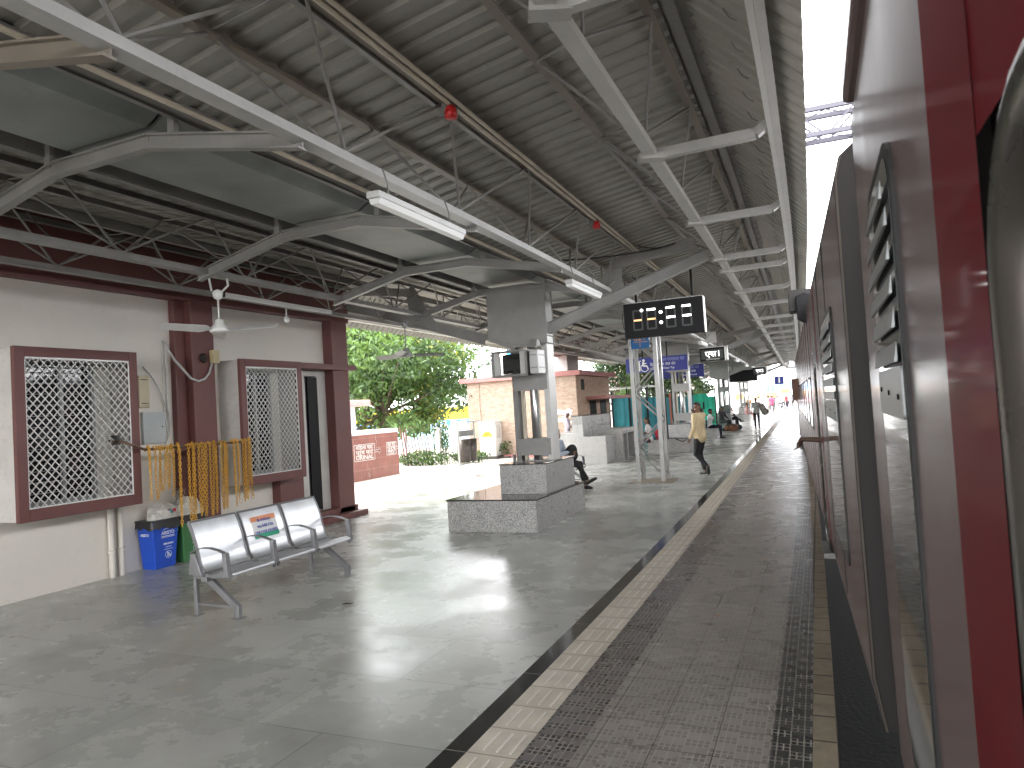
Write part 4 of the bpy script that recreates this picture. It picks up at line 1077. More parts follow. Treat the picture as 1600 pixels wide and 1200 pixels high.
# kiosk
t = thing('water_kiosk', 'white cabinet with an orange emblem on a cracked plinth beside the brick hut', 'cabinet', (-11.35, 23.9, 0))
MB().box(-.34, .30, -.02, .62, .1, 1.32).build('cabinet_body', WHITE, t, .01)
MB().box(-.37, .33, -.05, .65, 1.321, 1.40).build('cabinet_top', STEELW, t, .01)
MB().box(.301, .31, .12, .48, .75, 1.25).build('side_vent', STEELL, t)
m = MB(); m.box(-.45,.40,-.15,.75,-.005,.10); m.box(.4001,.75,.1,.5,-.005,.06); m.build('plinth', CONC, t)
m = MB(); m.prism([(-.24,.82),(.20,.82),(.20,.88),(.10,1.0),(-.02,1.04),(-.14,1.0),(-.24,.88)], 'y', -.028, -.0205); m.build('orange_emblem', mat('emblem_orange',(.75,.42,.04),.5), t)
lettering('HE0', .13, (-.02,-.031,.92), '-y', TRAINE, t); lettering('*****', .06, (-.02,-.031,.835), '-y', TRAINE, t, width=.4)
m = MB(); m.box(-.16,.12,-.03,-.021,1.17,1.19); m.box(-.16,.08,-.03,-.021,.30,.31); m.lathe([(.02,-.01),(.02,0)], (-.02,-.021,.72), 8, ax='y'); m.build('printed_line', STEELD, t)
# red wall
t = thing('red_tiled_wall', 'low red granite tiled wall with painted toilet direction boxes', 'wall', (-12.1, 16, 0), 0)
MB().box(-.9, 0, -3, 2.95, -.006, 1.30).build('tiled_body', REDT, t)
MB().box(-.95, .012, -3, 2.97, 1.301, 1.42).build('white_coping', OFFW, t, .02)
def boxed(yc, zc, hw, hh, lines, arrow):
    m = MB(); x = .003
    for a, b in (((yc-hw,zc-hh),(yc+hw,zc-hh)),((yc+hw,zc-hh),(yc+hw,zc+hh)),((yc+hw,zc+hh),(yc-hw,zc+hh)),((yc-hw,zc+hh),(yc-hw,zc-hh))): m.bar((x,)+a, (x,)+b, .004, .014, up=(0,0,1) if a[1] == b[1] else (0,1,0))
    if arrow:
        A = [(yc+hw,zc-.03),(yc+hw+.22,zc-.03),(yc+hw+.22,zc-.10),(yc+hw+.36,zc),(yc+hw+.22,zc+.10),(yc+hw+.22,zc+.03),(yc+hw,zc+.03)]
        m.tube([(x,)+p for p in A], .007, 4)
    m.build('painted_box', WHITE, t)
    for i, b in enumerate(lines): lettering(b, .17, (.004, yc, zc+hh*.62-i*hh*.62), 'x', WHITE, t, width=hw*1.7, bold=.002)
boxed(1.15, .80, .50, .23, ['मिहला घाट', 'पुरूष घाट', 'URINAL'], True)
boxed(2.55, .82, .27, .19, ['जल घाट', 'पुरुष', 'TOILET'], True)
m = MB(); r = random.Random(4)
for k in range(9): m.tube([(.002,1.75+r.uniform(-.02,.02),1.26-.05*k),(.002,1.75+r.uniform(-.03,.03),1.23-.05*k)], .004, 4)
for k in range(14): m.box(.001,.003,1.25+r.random()*.12,1.27+r.random()*.12,.08+.02*k,.085+.02*k)
m.build('white_paint_drips', WHITE, t)
t = thing('capped_shelter', 'cream wall niche with a pink slab roof rising behind the red tiled wall', 'shelter', (-12.6, 16.6, 0))
m = MB(); m.box(-.9, .0, -3, .85, 0, 2.15); m.build('body', OFFW, t); m = MB(); m.box(.001,.03,.45,.85,1.3,2.149); m.box(.001,.03,-3,.45,2.0,2.149); m.box(.0005,.002,-2.4,.45,1.45,2.0,1); m.build('niche_frame', [OFFW, mat('niche_cream',(.62,.52,.42),.7)], t)
MB().box(-1.1, .25, -3.2, 1.35, 2.15, 2.33).build('roof_slab', PINKC, t, .02)
# railing fence
t = thing('railing_fence', 'leaning rail fence of brown and white uprights overgrown with creeper', 'fence', (-13.9, 21.7, 0))
m = MB(); mb2 = MB()
rr = random.Random(6)
for k in range(12):
    x = .3+k*.125; lean = -.13+rr.uniform(-.03,.03); mm = mb2 if k < 9 else m
    mm.bar((x+.0,.02*k,.0), (x+lean*1.4,.02*k,1.35+rr.uniform(-.05,.08)), .05, .02)
mb2.build('brown_upright', mat('rusty_brown_rail',(.14,.05,.04),.6), t); m.build('white_upright', OFFW, t)
m = MB()
m.box(.2,.32,.04,.14,0,1.2); m.box(1.52,1.66,.10,.24,0,1.3)
for k in range(13):
    yy = .35+k*.16; m.bar((1.70+.01*k,yy,0), (1.58+.01*k,yy,1.38+rr.uniform(-.05,.06)), .02, .05, up=(1,0,0))
m.box(.3,1.6,.26,.30,.35,.42); m.build('post', WALLG, t)

def leaves(mb, c, r, n, size, rnd, mats, flat=.6, shell=.5):
    for k in range(n):
        while True:
            p = Vector((rnd.uniform(-1,1), rnd.uniform(-1,1), rnd.uniform(-1,1)))
            if shell**3 < p.length_squared < 1: break
        q = Vector((c[0]+p.x*r[0], c[1]+p.y*r[1], c[2]+p.z*r[2]))
        nrm = Vector((rnd.uniform(-1,1), rnd.uniform(-1,1), rnd.uniform(.1,1.2))).normalized()
        a = nrm.cross(Vector((rnd.uniform(-1,1), rnd.uniform(-1,1), rnd.uniform(-.8,.1)))).normalized(); b = nrm.cross(a)
        s = size*rnd.uniform(.6,1.3); mi = rnd.choice(mats)
        mb.add([q-a*s, q-b*s*.42+Vector((0,0,-.1*s)), q+a*s+Vector((0,0,-.35*s)), q+b*s*.42], [(0,1,2,3)], mi)
def tree(name, lab, base, height, spread, nclump, nleaf, size, seed, mix, zlow=.35, cat='tree', group=None, csize=.28):
    rnd = random.Random(seed); t = thing(name, lab, cat, base, 0, group)
    m = MB(); top = height*.6
    m.tube([(0,0,-.2),(.05,.02,height*.2),(-.06,.05,height*.4),(.05,0,top)], [.03*height,.024*height,.018*height,.010*height], 9)
    crown = MB()
    for i in range(nclump):
        a = rnd.uniform(0, 2*math.pi); rr_ = spread*math.sqrt(rnd.random()); z = height*rnd.uniform(zlow, 1.0)
        f = 1-max(0, (z/height-.6))/.4*.6; x, y = rr_*math.cos(a)*f, rr_*math.sin(a)*f
        if i % 3 == 0: m.tube([(0,0,height*.3),(x*.5,y*.5,z*.75),(x,y,z)], [.010*height,.006*height,.003*height], 6, caps=False)
        c = spread*csize*rnd.uniform(.7,1.3); mm = rnd.choice(mix)
        leaves(crown, (x,y,z), (c,c,c*.6), nleaf, size, rnd, mm)
    m.build('trunk', BARK, t); crown.build('crown', LEAFS, t); return t
tree('leafy_tree', 'bright green leafy tree beside the station building', (-16.6, 25.0, 0), 6.4, 3.7, 120, 230, .13, 1, [[0,0,1],[0,1],[1,2],[0,3,1],[0,0]], zlow=.20)
tree('dark_tree', 'darker loose tree with hanging roots beyond the bright green tree', (-23.0, 41, 0), 9.5, 4.2, 42, 130, .17, 2, [[1,2],[2,2,1],[1]], zlow=.3)
tree('dense_tree', 'rounded green tree behind the cyan fence', (-9.6, 36.5, 0), 4.6, 2.6, 40, 120, .13, 3, [[1,2],[0,1],[2]], zlow=.4)
tree('shadowy_tree', 'dark tree behind the second column and green fence', (-9.0, 42.5, 0), 5.6, 2.2, 34, 110, .14, 4, [[2],[2,1]], zlow=.3)
tree('young_tree', 'small tree in front of the white building by the third column', (-9.3, 58, 0), 4.4, 2.0, 24, 90, .15, 5, [[2,1],[1]], zlow=.45)
tree('background_tree', 'wide low tree behind the parked yellow and blue coach', (-32, 50, 0), 9, 6, 34, 110, .24, 9, [[1,2],[0,1]], zlow=.3)
# creeper and weeds on the fence
m = MB(); rnd = random.Random(21)
for c, r_, n in (((-13.0,21.8,.25),(1.1,.25,.3),900), ((-12.3,22.0,.9),(.35,.2,.7),420), ((-13.0,21.75,1.3),(.7,.25,.3),360), ((-11.4,22.4,.25),(.8,.3,.25),420), ((-10.9,24.6,.3),(.3,.5,.4),300)):
    leaves(m, c, r_, n, .07, rnd, [0,1,1,2], shell=.1)
tag(m.build('creeper', LEAFS), 'creeper and weeds growing through the rail fence', 'creeper', kind='stuff')

# brick hut
t = thing('brick_hut', 'small flat-roofed hut clad in split brick with a maroon coping', 'hut', (-8.0, 24.5, 0))
MB().box(-4.4, 0, 0, 4.4, 0, 2.88).build('front_wall', HUT, t)
MB().box(.001, .012, .02, 4.38, 0, 2.87).build('side_cladding', HUTS, t)
MB().box(-4.6, .25, -.25, 4.6, 2.881, 3.06).build('roof_slab', HUTC, t, .01)
MB().box(.013, .80, 1.1, 4.9, 1.98, 2.10).build('sunshade', HUTC, t, .01)
m = MB(); m.box(.013,.02,.55,.95,2.35,2.75); m.build('vent_window', INTD, t)
wn = MB().box(.013,.03,1.5,2.3,.9,1.93).build('window', INTD, t)
m = MB()
for k in range(7): m.box(.035,.045,1.55+k*.11,1.565+k*.11,.9,1.93)
for z in (1.2,1.55): m.box(.045,.05,1.5,2.3,z,z+.02)
m.build('window_bars', BLACK, wn)
MB().box(.013,.035,2.9,3.7,.05,1.93).build('door', TRAINE, t)
m = MB(); m.tube([(-1.62,-.03,0),(-1.62,-.03,2.85)], .03, 8); m.tube([(-3.9,-.03,0),(-3.9,-.03,2.85)], .02, 8); m.build('drain_pipe', mat('pinkish_pipe',(.5,.38,.3),.5), t)
m = MB(); r = random.Random(2)
for k in range(26):
    x = -.95+r.random()*.62; z = 1.15+r.random()*.45; m.box(x, x+.06+r.random()*.14, -.012-r.random()*.006, -.001, z, z+.04+r.random()*.1)
m.build('torn_poster', mat('torn_paper',(.62,.58,.55),.7), t)
m = MB(); m.box(-2.9, .25, -.3, .02, -.005, .12); m.build('base_kerb', HUTC, t)
t = thing('roof_water_tank', 'grey concrete water tank on the brick hut roof', 'tank', (-9.6, 26.2, 3.06))
m = MB(); m.box(-1.0,-.05,0,1.4,0,.75); m.box(.0,.75,0,1.4,0,.72); m.build('tank_body', mat('tank_concrete',(.42,.41,.39),.8,0,.15,4,dirt=.3), t, .02)
def railing(name, lab, x0, x1, y, z0, h, n, mt, rows=4):
    t = thing(name, lab, 'railing', ((x0+x1)/2, y, z0)); m = MB(); w_ = (x1-x0)/2
    for k in range(n): x = -w_+2*w_*k/(n-1); m.box(x-.04,x+.04,-.04,.04,0,h)
    for k in range(rows): z = h*(k+1)/rows; m.box(-w_,w_,-.03,.03,z-.05,z)
    m.build('rails', mt, t)
railing('footbridge_railing', 'white railing of a raised walkway behind the brick hut', -17.0, -9.2, 46, 3.9, 1.9, 14, OFFW, 5)
# parked coach far left
t = thing('parked_coach', 'parked railway coach in white, yellow, blue and pale cyan behind the fence', 'train coach', (-17.5, 33.5, 0))
L0, L1 = -9, 3.2
m = MB(); m.box(L0, L1, 0, 2.8, -.1, .98); m.build('lower_side', COACHC, t); m = MB(); m.box(L0, L1, 0, 2.8, .981, 1.46); m.build('window_band', COACHB, t)
m = MB(); m.box(L0, L1, 0, 2.8, 1.461, 2.12); m.build('yellow_band', YELLOWP, t)
m = MB(); m.prism([(0,2.121),(2.8,2.121),(2.6,2.6),(1.4,2.85),(.25,2.6)], 'x', L0, L1); m.build('roof', OFFW, t)
x = L0+.4
while x < L1-.5:
    wf = MB().box(x, x+.34, -.02, -.001, 1.03, 1.40).build('window', OFFW, t)
    m = MB(); m.box(x+.03,x+.15,-.03,-.0205,1.06,1.21); m.box(x+.19,x+.31,-.03,-.0205,1.06,1.21); m.box(x+.03,x+.15,-.03,-.0205,1.24,1.37); m.box(x+.19,x+.31,-.03,-.0205,1.24,1.37); m.build('pane', COACHB, wf)
    x += .62
for x in (L1-1.1, L1-2.6, L0+1.2, L0+2.6):
    m = MB(); m.lathe([(.40,-.05),(.42,.08),(.1,.1)], (x,.2,-.25), 18, ax='y'); m.build('wheel', BLACK, t)
m = MB(); m.box(L1-3.1,L1-.5,.1,.3,-.25,.1); m.build('bogie', BLACK, t)
# grey building with lattice and blue roof behind
t = thing('grey_building', 'pale grey building with grilled upper floor and blue roof beyond the trees', 'building', (-21.5, 52, 0))
m = MB(); m.box(-6, 3.2, 0, 6, 0, 4.2); m.box(-3,3.2,0.2,6,4.2,6.0); m.build('wall', BGW, t)
m = MB()
for k in range(16): m.box(-3+k*.41,-2.96+k*.41,-.1,.1,4.3,6.0)
for k in range(6): m.box(-3,3.2,-.12,.12,4.3+k*.33,4.34+k*.33)
m.build('upper_grille', STEELL, t)
m = MB()
for k in range(5): m.box(-5.4+k*1.7,-4.3+k*1.7,-.04,-.001,2.0,3.6)
m.build('window', mat('greenish_window',(.25,.3,.27),.4), t)
MB().prism([(-1.2,6.0),(7,6.0),(7,6.3),(-1.2,6.75)], 'x', -.6, 3.5).build('blue_roof', TARP, t)
MB().box(-6.4, 3.5, -.6, 0, 3.9, 4.25).build('sunshade', STEELL, t)
# sheet fences
def sheetfence(name, lab, x0, x1, y, h, mt, slots=False, rows=1):
    t = thing(name, lab, 'fence', ((x0+x1)/2, y, 0)); m = MB(); w_ = (x1-x0)/2; n = int((x1-x0)/.11); r = random.Random(int(y)); hh = h; vs = []; fs = []
    for k in range(n+1):
        x = -w_+2*w_*k/n
        if k % 9 == 0: hh = h+r.uniform(-.12,.12)
        d = (.03 if k % 2 else 0)
        vs += [(x, d, 0), (x, d, hh)]
    for k in range(n): fs.append((2*k,2*k+2,2*k+3,2*k+1))
    o_ = len(vs); vs2 = [(a,b+.012,c) for a,b,c in vs]
    m.add(vs, fs); m.add(vs2, [f[::-1] for f in fs]); m.build('sheet', mt, t)
    m = MB()
    for k in range(4): m.box(-w_+2*w_*k/3-.03,-w_+2*w_*k/3+.03,-.08,-.005,0,h+.3)
    m.build('post', TRAINE, t)
    if slots:
        m = MB()
        for k in range(5): m.box(w_*.1+k*.22, w_*.1+k*.22+.07, -.02, -.004, h*.62+.05*(k%2), h*.80)
        m.build('slot', INTD, t)
    return t
sheetfence('cyan_fence', 'bright cyan corrugated sheet fence beside the brick hut', -8.2, -5.9, 30, 2.0, CYANF)
sheetfence('green_fence', 'green sheet fence behind the second and third columns', -8.3, -4.9, 38, 1.95, GREENF, True)
MB_ = MB(); MB_.box(-9.8,-5.9,31.2,31.3,0,.8)
t = thing('dark_fence_panels', 'row of dark teal sheet panels with a red post behind the mast', 'fence', (-6.2, 33.5, 0))
m = MB(); m.box(-.9,.9,0,.05,0,1.9); m.build('panel', mat('dark_teal',(.02,.14,.17),.5), t); m = MB(); m.box(-.2,-.12,-.1,-.01,0,2.1); m.build('post', mat('rust_red',(.30,.08,.05),.5), t)
t = thing('site_canopy', 'thin grey sheet lean-to roof between the brick hut and the trees', 'shelter', (-7.7, 31.5, 0))
MB().box(-1.2,1.1,-1.2,1.0,2.42,2.47).build('roof_sheet', STEELL, t); m = MB(); m.box(-.02,.03,-.9,-.85,0,2.42); m.box(.9,.95,-.9,-.85,0,2.42); m.build('post', BLACK, t)
t = thing('white_building', 'long white building with brown sunshades behind the green fence', 'building', (-13.5, 62, 0))
m = MB(); m.box(-8, 4.2, 0, 14, 0, 3.7); m.build('wall', OFFW, t); MB().box(2.0,4.6,-.9,0,2.35,2.6).build('sunshade', HUTC, t); MB().prism([(-.5,3.7),(14,3.7),(7,5.2)], 'x', -8.2, 4.4).build('roof', HUTC, t)
for x in (-5,-2,1.2): MB().box(x,x+1.1,-.03,-.001,1.0,2.1).build('window', STEELD, t)
t = thing('far_white_building', 'bright far white block with many small windows beyond the platform end', 'building', (-11, 92, 0))
MB().box(-9, 4.5, 0, 30, -.9, 9).build('wall', OFFW, t)
m = MB()
for i in range(9):
    for j in range(4): m.box(-8.4+i*1.4,-7.8+i*1.4,-.03,-.001,1.0+j*2.0,2.1+j*2.0)
for i in range(7):
    for j in range(4): m.box(4.501,4.53,2+i*3.6,3.2+i*3.6,1.0+j*2.0,2.1+j*2.0)
m.build('window', STEEL, t)
# far platform: white posts, tarpaulins, signs
ORD = ['first','second','third','fourth','fifth','sixth','seventh','eighth','ninth','tenth','eleventh']
for k, (x, y) in enumerate(sorted([(-4.9,64),(-4.2,66),(-5.6,70),(-4.35,76),(-5.5,80),(-4.6,90),(-4.0,97),(-3.4,110),(-5.8,60),(-6.2,72),(-3.9,84)], key=lambda p: p[0]/p[1])):
    o = MB().tube([(0,0,0),(0,0,3.6+.3*(k%3))], .055, 8).build('white_post', OFFW); o.location = (x, y, 0)
    tag(o, 'slim white post beyond the canopy end, %s from the left of its group' % ORD[k], 'post', 'slim white posts beyond the canopy end')
def tarp(x0, x1, y, za, zb, lab):
    t = thing('tarpaulin_shelter', lab, 'shelter', ((x0+x1)/2, y, 0), 0, 'blue tarpaulin shelters at the far platform end'); w_ = (x1-x0)/2
    m = MB(); m.add([(-w_,0,za-.45),(w_,0,zb-.45),(w_,3,zb+.5),(-w_,3,za+.4),(-w_,0,za-.49),(w_,0,zb-.49),(w_,3,zb+.46),(-w_,3,za+.36)], [(0,1,2,3),(7,6,5,4),(0,4,5,1),(1,5,6,2),(2,6,7,3),(3,7,4,0)]); m.build('tarpaulin', TARP, t)
    m = MB(); [m.box(x-.04,x+.04,.05,.13,0,za-.4) for x in (-w_+.1, w_-.1)]; m.build('post', OFFW, t)
tarp(-6.6, -4.4, 104, 2.65, 2.65, 'left blue tarpaulin shelter beyond the platform number sign')
tarp(-3.9, -1.2, 100, 2.7, 3.4, 'larger tilted blue tarpaulin reaching towards the train')
t = thing('yellow_station_board', 'yellow station name board beyond the crowd', 'sign', (-3.5, 88, 0))
MB().box(-.6,.6,0,.08,1.75,2.35).build('board', mat('board_yellow',(.75,.62,.15),.5), t); m = MB(); m.box(-.45,-.38,.09,.15,0,2.3); m.box(.38,.45,.09,.15,0,2.3); m.build('post', OFFW, t)
m = MB(); m.box(-.45,.45,-.01,-.001,1.95,2.0); m.box(-.35,.35,-.01,-.001,2.12,2.18); m.build('printed_line', TRAINE, t)
for k, (x, y, w_) in enumerate([(-6.3,84,1.6),(-5.0,86,1.3),(-7.0,73,1.0)]):
    t = thing('vendor_stall', ['wide orange stall among the far crowd', 'narrower orange stall behind the white posts', 'orange banner stall nearest the canopy end'][k], 'stall', (x, y, 0), 0, 'orange stalls beyond the canopy')
    MB().box(-w_/2,w_/2,0,.8,1.4,2.0).build('orange_panel', ORANGE, t); MB().box(-w_/2,w_/2,0,.8,0,1.0).build('counter', STEELL, t); m = MB(); [m.box(a-.03,a+.03,0,.06,0,2.0) for a in (-w_/2-.04, w_/2+.04)]; m.build('post', OFFW, t)
# gantry over the tracks
t = thing('track_gantry', 'pale steel lattice gantry spanning above the tracks beyond the canopy edge', 'gantry', (3.0, 22, 0))
m = MB()
for z in (9.02, 9.75):
    for y in (0, .7): m.bar((-6,y,z+.1), (6,y,z), .13, .13)
k = 0; x = -6
while x < 6:
    s = k % 2
    for y in (0, .7): m.bar((x,y,9.02 if s else 9.75), (x+.75,y,9.75 if s else 9.02), .05, .05); 
    m.bar((x,0 if s else .7,9.75), (x+.75,.7 if s else 0,9.75), .03, .03); m.bar((x,0 if s else .7,9.05), (x+.75,.7 if s else 0,9.05), .03, .03)
    x += .75; k += 1
m.build('lattice_boom', GANTRY, t)
m = MB(); m.box(5.8,6.1,0,.3,-.9,9.7); m.build('mast', GANTRY, t)
# ================================================================== TRAIN
DOORF = mat('dull_steel_door_frame', (.075,.068,.062), .27, .6, .3, 3, rvar=.1, dirt=.3)
TGL = mat('coach_window_glass', (.035,.04,.038), .04, 0, .1, rvar=.015, coat=1)
PROF = [(.04,.04),(.0,.30),(-.004,1.2),(.0,2.45),(.002,2.84),(.03,2.95),(.14,3.04),(.60,3.13),(1.55,3.24),(2.5,3.17),(3.05,2.8),(3.1,2.4),(3.1,.04)]
def rrect(y0, y1, z0, z1, r, n=6):
    P_ = []
    for cy, cz, a0 in ((y1-r,z1-r,0),(y0+r,z1-r,90),(y0+r,z0+r,180),(y1-r,z0+r,270)):
        for k in range(n+1):
            a = R(a0+90*k/n); P_.append((cy+r*math.cos(a), cz+r*math.sin(a)))
    return P_
def coach(lab, origin, rz, sg, length, bands, doors, wins, big=True, pane=None, box=None):
    t = thing('passenger_coach', lab, 'train coach', origin, rz, 'red and grey coaches of the standing train')
    U = lambda a, b: (min(sg*a, sg*b), max(sg*a, sg*b))
    cuts = sorted(set([0, length]+[c for b in bands for c in b]+[c for d in doors for c in d]))
    grey, red, rec, reds = MB(), MB(), MB(), []
    for a, b in zip(cuts[:-1], cuts[1:]):
        mid = (a+b)/2; isd = any(d[0] < mid < d[1] for d in doors); isr = any(c[0] < mid < c[1] for c in bands)
        u0, u1 = U(a, b); tgt = MB() if isr else grey
        if isr: reds.append(tgt)
        if isd:
            if sg < 0: tgt = MB(); reds.append(tgt)
            tgt.add([(0,u0,2.05),(0,u1,2.05),(.0,u1,2.45),(.0,u0,2.45)], [(0,1,2,3)])
            tgt.add([(0,u0,2.45),(0,u1,2.45),(.002,u1,2.84),(.002,u0,2.84)], [(0,1,2,3)])
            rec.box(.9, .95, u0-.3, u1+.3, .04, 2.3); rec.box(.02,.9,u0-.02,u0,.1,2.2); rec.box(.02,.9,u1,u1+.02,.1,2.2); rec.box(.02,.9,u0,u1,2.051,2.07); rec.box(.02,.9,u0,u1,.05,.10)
        else:
            for i in range(4):
                (x0,z0),(x1,z1) = PROF[i], PROF[i+1]; tgt.add([(x0,u0,z0),(x0,u1,z0),(x1,u1,z1),(x1,u0,z1)], [(0,1,2,3)], 0, False)
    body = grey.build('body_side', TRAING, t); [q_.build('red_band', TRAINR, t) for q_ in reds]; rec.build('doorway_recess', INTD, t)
    u0, u1 = U(0, length)
    vs = []; fs = []
    rp_ = PROF[4:]
    for x, z in rp_: vs += [(x,u0,z),(x,u1,z)]
    for i in range(len(rp_)-1): fs.append((2*i,2*i+1,2*i+3,2*i+2))
    m = MB(); m.add(vs, fs, 0, True); m.build('roof', TRAINROOF, t)
    m = MB(); m.prism([(x,z) for x, z in PROF], 'y', sg*.01, sg*.03); m.build('end_wall', TRAINE, t)
    m = MB(); m.prism([(.9,.1),(2.2,.1),(2.2,2.5),(.9,2.5)], 'y', -sg*.40, -sg*.0); m.build('gangway_bellows', RUBBER, t)
    # end edge strip
    m = MB()
    for i in range(5):
        (x0,z0),(x1,z1) = PROF[i], PROF[i+1]; m.bar((x0+.008,-sg*.003,z0), (x1+.008,-sg*.003,z1), .010, .004, up=(0,1,0))
    if sg > 0: m.build('end_edge', GOLDE, t)
    m = MB()
    for k in range(1 if sg < 0 else 0, int(length/1.15)):
        uu = sg*(1.62+k*1.15)
        if any(d[0]-.3 < abs(uu) < d[1]+.3 for d in doors): continue
        MB().box(-.0055, .002, uu-.003, uu+.003, .3, 2.83).build('panel_seam', RUBBER, t)
    # doorway frames
    for d in doors:
        a, b = U(d[0], d[1]); P_ = rrect(a+.02, b-.02, .06, 2.05, .20)
        m = MB(); m.tube([(.040, p[0], p[1]) for p in P_], .045, 12, closed=True); m.build('door_frame', DOORF, t)
        m = MB()
        for yy in ():
            m.tube([(0,yy,.45),(-.06,yy,.5),(-.07,yy,.6),(-.07,yy,1.55),(-.06,yy,1.65),(0,yy,1.70)], .016, 8)
    # toilet windows with louvres
    for (a_, b_, z0, z1, zl) in wins:
        a, b = U(a_, b_)
        wf = MB().prism(rrect(a, b, z0, z1, .13), 'x', -.010, .03).build('end_window', RUBBER, t)
        g = .035
        MB().prism(rrect(a+g, b-g, z0+g, z1-g, .10), 'x', -.012, -.0101).build('window_glass', TGL, wf)
        m = MB(); m.prism(rrect(a+g, b-g, zl-.13, zl, .012), 'x', -.017, -.0121)
        m.build('bolted_panel', LOUV, wf)
        for k in range(3): MB().lathe([(.008,-.004),(.008,0)], (-.017, a+.12+(b-a-.24)*k/2, zl-.065+.01*(k-1)), 6, ax='x').build('bolt', BLACK, wf)
        m = MB(); z = zl+.02; n = 6; st = (z1-g-.03-zl)/n
        for k in range(n):
            zz = zl+st*(k+.5); ins = g+.01+(.07 if k == n-1 else 0)
            m.prism([(-.020,zz-st*.36),(-.028,zz-st*.38),(-.027,zz-st*.30),(-.020,zz+st*.22)], 'y', a+ins, b-ins)
        m.build('louvre_slats', LOUV, wf)
    if pane:
        for (a_, b_) in pane:
            a, b = U(a_, b_); wf = MB().prism(rrect(a, b, 1.25, 1.95, .08), 'x', -.008, .02).build('window', RUBBER, t)
            MB().prism(rrect(a+.03, b-.03, 1.28, 1.92, .06), 'x', -.011, -.0081).build('pane', TGL, wf)
    # rain gutter and door step
    if sg < 0:
        m = MB(); m.box(-.022, .9, -2.4, .03, 2.93, 3.75); m.build('roof_end_fairing', TRAING, t, .02)
    for d in doors:
        a, b = U(d[0], d[1]); m = MB(); m.box(-.06, .3, a+.05, b-.05, -.02, .035); m.build('door_step', STEELD, t)
    return t
A0 = (0.15, 4.0); SA = .036
coachA = coach('red and grey coach ahead, with an arm reaching out of its first doorway', (A0[0], A0[1], 0), math.atan(SA), 1, 23.5,
    [(3.55,3.95),(5.15,5.35),(21.2,21.6)], [(4.2,5.0),(20.2,21.0)], [(.95,2.35,.62,2.30,1.68)], pane=[(6.3+1.6*k, 7.2+1.6*k) for k in range(8)])
coachB = coach('nearest red and grey coach, seen beside its own open doorway', (0.20, 3.22, 0), 0, -1, 23.5,
    [(1.86,2.20),(3.1,3.6)], [(2.20,3.10)], [(.62,1.34,.60,2.36,1.80)], pane=[(4.6+1.6*k, 5.5+1.6*k) for k in range(6)])
xe, ye = A0[0]-SA*24.2, A0[1]+24.2
coach('third coach along the train, beyond the small protruding lamp boxes', (xe, ye, 0), .016, 1, 23.5, [(3.5,3.9),(20.8,21.2)], [(4.2,5.0),(19.5,20.3)], [(.95,2.35,.62,2.30,1.68)], pane=[(6.3+1.6*k, 7.2+1.6*k) for k in range(8)])
xe -= .016*24.2; ye += 24.2
coach('fourth coach along the train, near the blue tarpaulin', (xe, ye, 0), .018, 1, 23.5, [(3.5,3.9),(20.8,21.2)], [(4.2,5.0)], [(.95,2.35,.62,2.30,1.68)], pane=[(6.3+1.6*k, 7.2+1.6*k) for k in range(8)])
xe -= .018*24.2; ye += 24.2
coach('farthest coach at the end of the train', (xe, ye, 0), .02, 1, 23.5, [(3.5,3.9)], [(4.2,5.0)], [])
t = thing('signal_lamp_box', 'dark hooded lamp box sticking out high on the side of the second coach', 'lamp', (-.05, 10.6, 2.78))
m = MB(); m.box(-.24, .1, 0, .35, .10, .40); m.build('housing', TRAINE, t, .01)
m = MB(); m.prism([(-.14,.30),(-.02,.34),(.08,.30),(.08,-.12),(-.02,-.10),(-.14,-.02)], 'y', -.10, -.002); m.build('hood', BLACK, t, .01)
t = thing('coach_tail_box', 'rusty brown box sticking out low on the train side in the distance', 'box', (-.52, 22.0, 1.55))
m = MB(); m.box(-.16, .3, 0, .25, 0, .62); m.build('housing', mat('rust_brown',(.16,.08,.05),.6), t, .01)

# ================================================================== PEOPLE
SKIN = {k: mat('skin_'+k, c, .5, 0, .08, 6) for k, c in dict(brown=(.20,.105,.065), dark=(.10,.05,.033), tan=(.28,.16,.10)).items()}
HAIRM = mat('black_hair', (.012,.01,.009), .55, 0, .2, 30)
SHOE = mat('black_shoe', (.015,.014,.014), .45)
_cl = {}
def cloth(col):
    if col not in _cl: _cl[col] = mat('cloth', col, .8, 0, .13, 8, bump=1.0, bscale=11, stretch=(1,1,.6))
    return _cl[col]
def remeshed(mb, voxel, name, mt, parent, smooth=3):
    me = mb.mesh(name, mt); o = bpy.data.objects.new(name, me); COL.objects.link(o)
    r = o.modifiers.new('r', 'REMESH'); r.mode = 'VOXEL'; r.voxel_size = voxel; r.use_smooth_shade = True
    s = o.modifiers.new('s', 'SMOOTH'); s.iterations = smooth; s.factor = .5
    dg = bpy.context.evaluated_depsgraph_get(); me2 = bpy.data.meshes.new_from_object(o.evaluated_get(dg)); me2.name = name
    me2.materials.clear(); me2.materials.append(mt)
    bpy.data.objects.remove(o); bpy.data.meshes.remove(me)
    o = bpy.data.objects.new(name, me2); COL.objects.link(o); o.parent = parent; return o
STAND = dict(pel=(0,0,.93), wai=(0,.01,1.08), che=(0,.01,1.28), nec=(0,-.005,1.45), hea=(0,.02,1.59),
    hR=(.09,0,.90), kR=(.10,.03,.49), aR=(.10,0,.085), tR=(.115,.15,.03), hL=(-.09,0,.90), kL=(-.10,.03,.49), aL=(-.10,0,.085), tL=(-.115,.15,.03),
    sR=(.175,0,1.405), eR=(.235,-.03,1.13), wR=(.25,.05,.90), sL=(-.175,0,1.405), eL=(-.235,-.03,1.13), wL=(-.25,.05,.90))
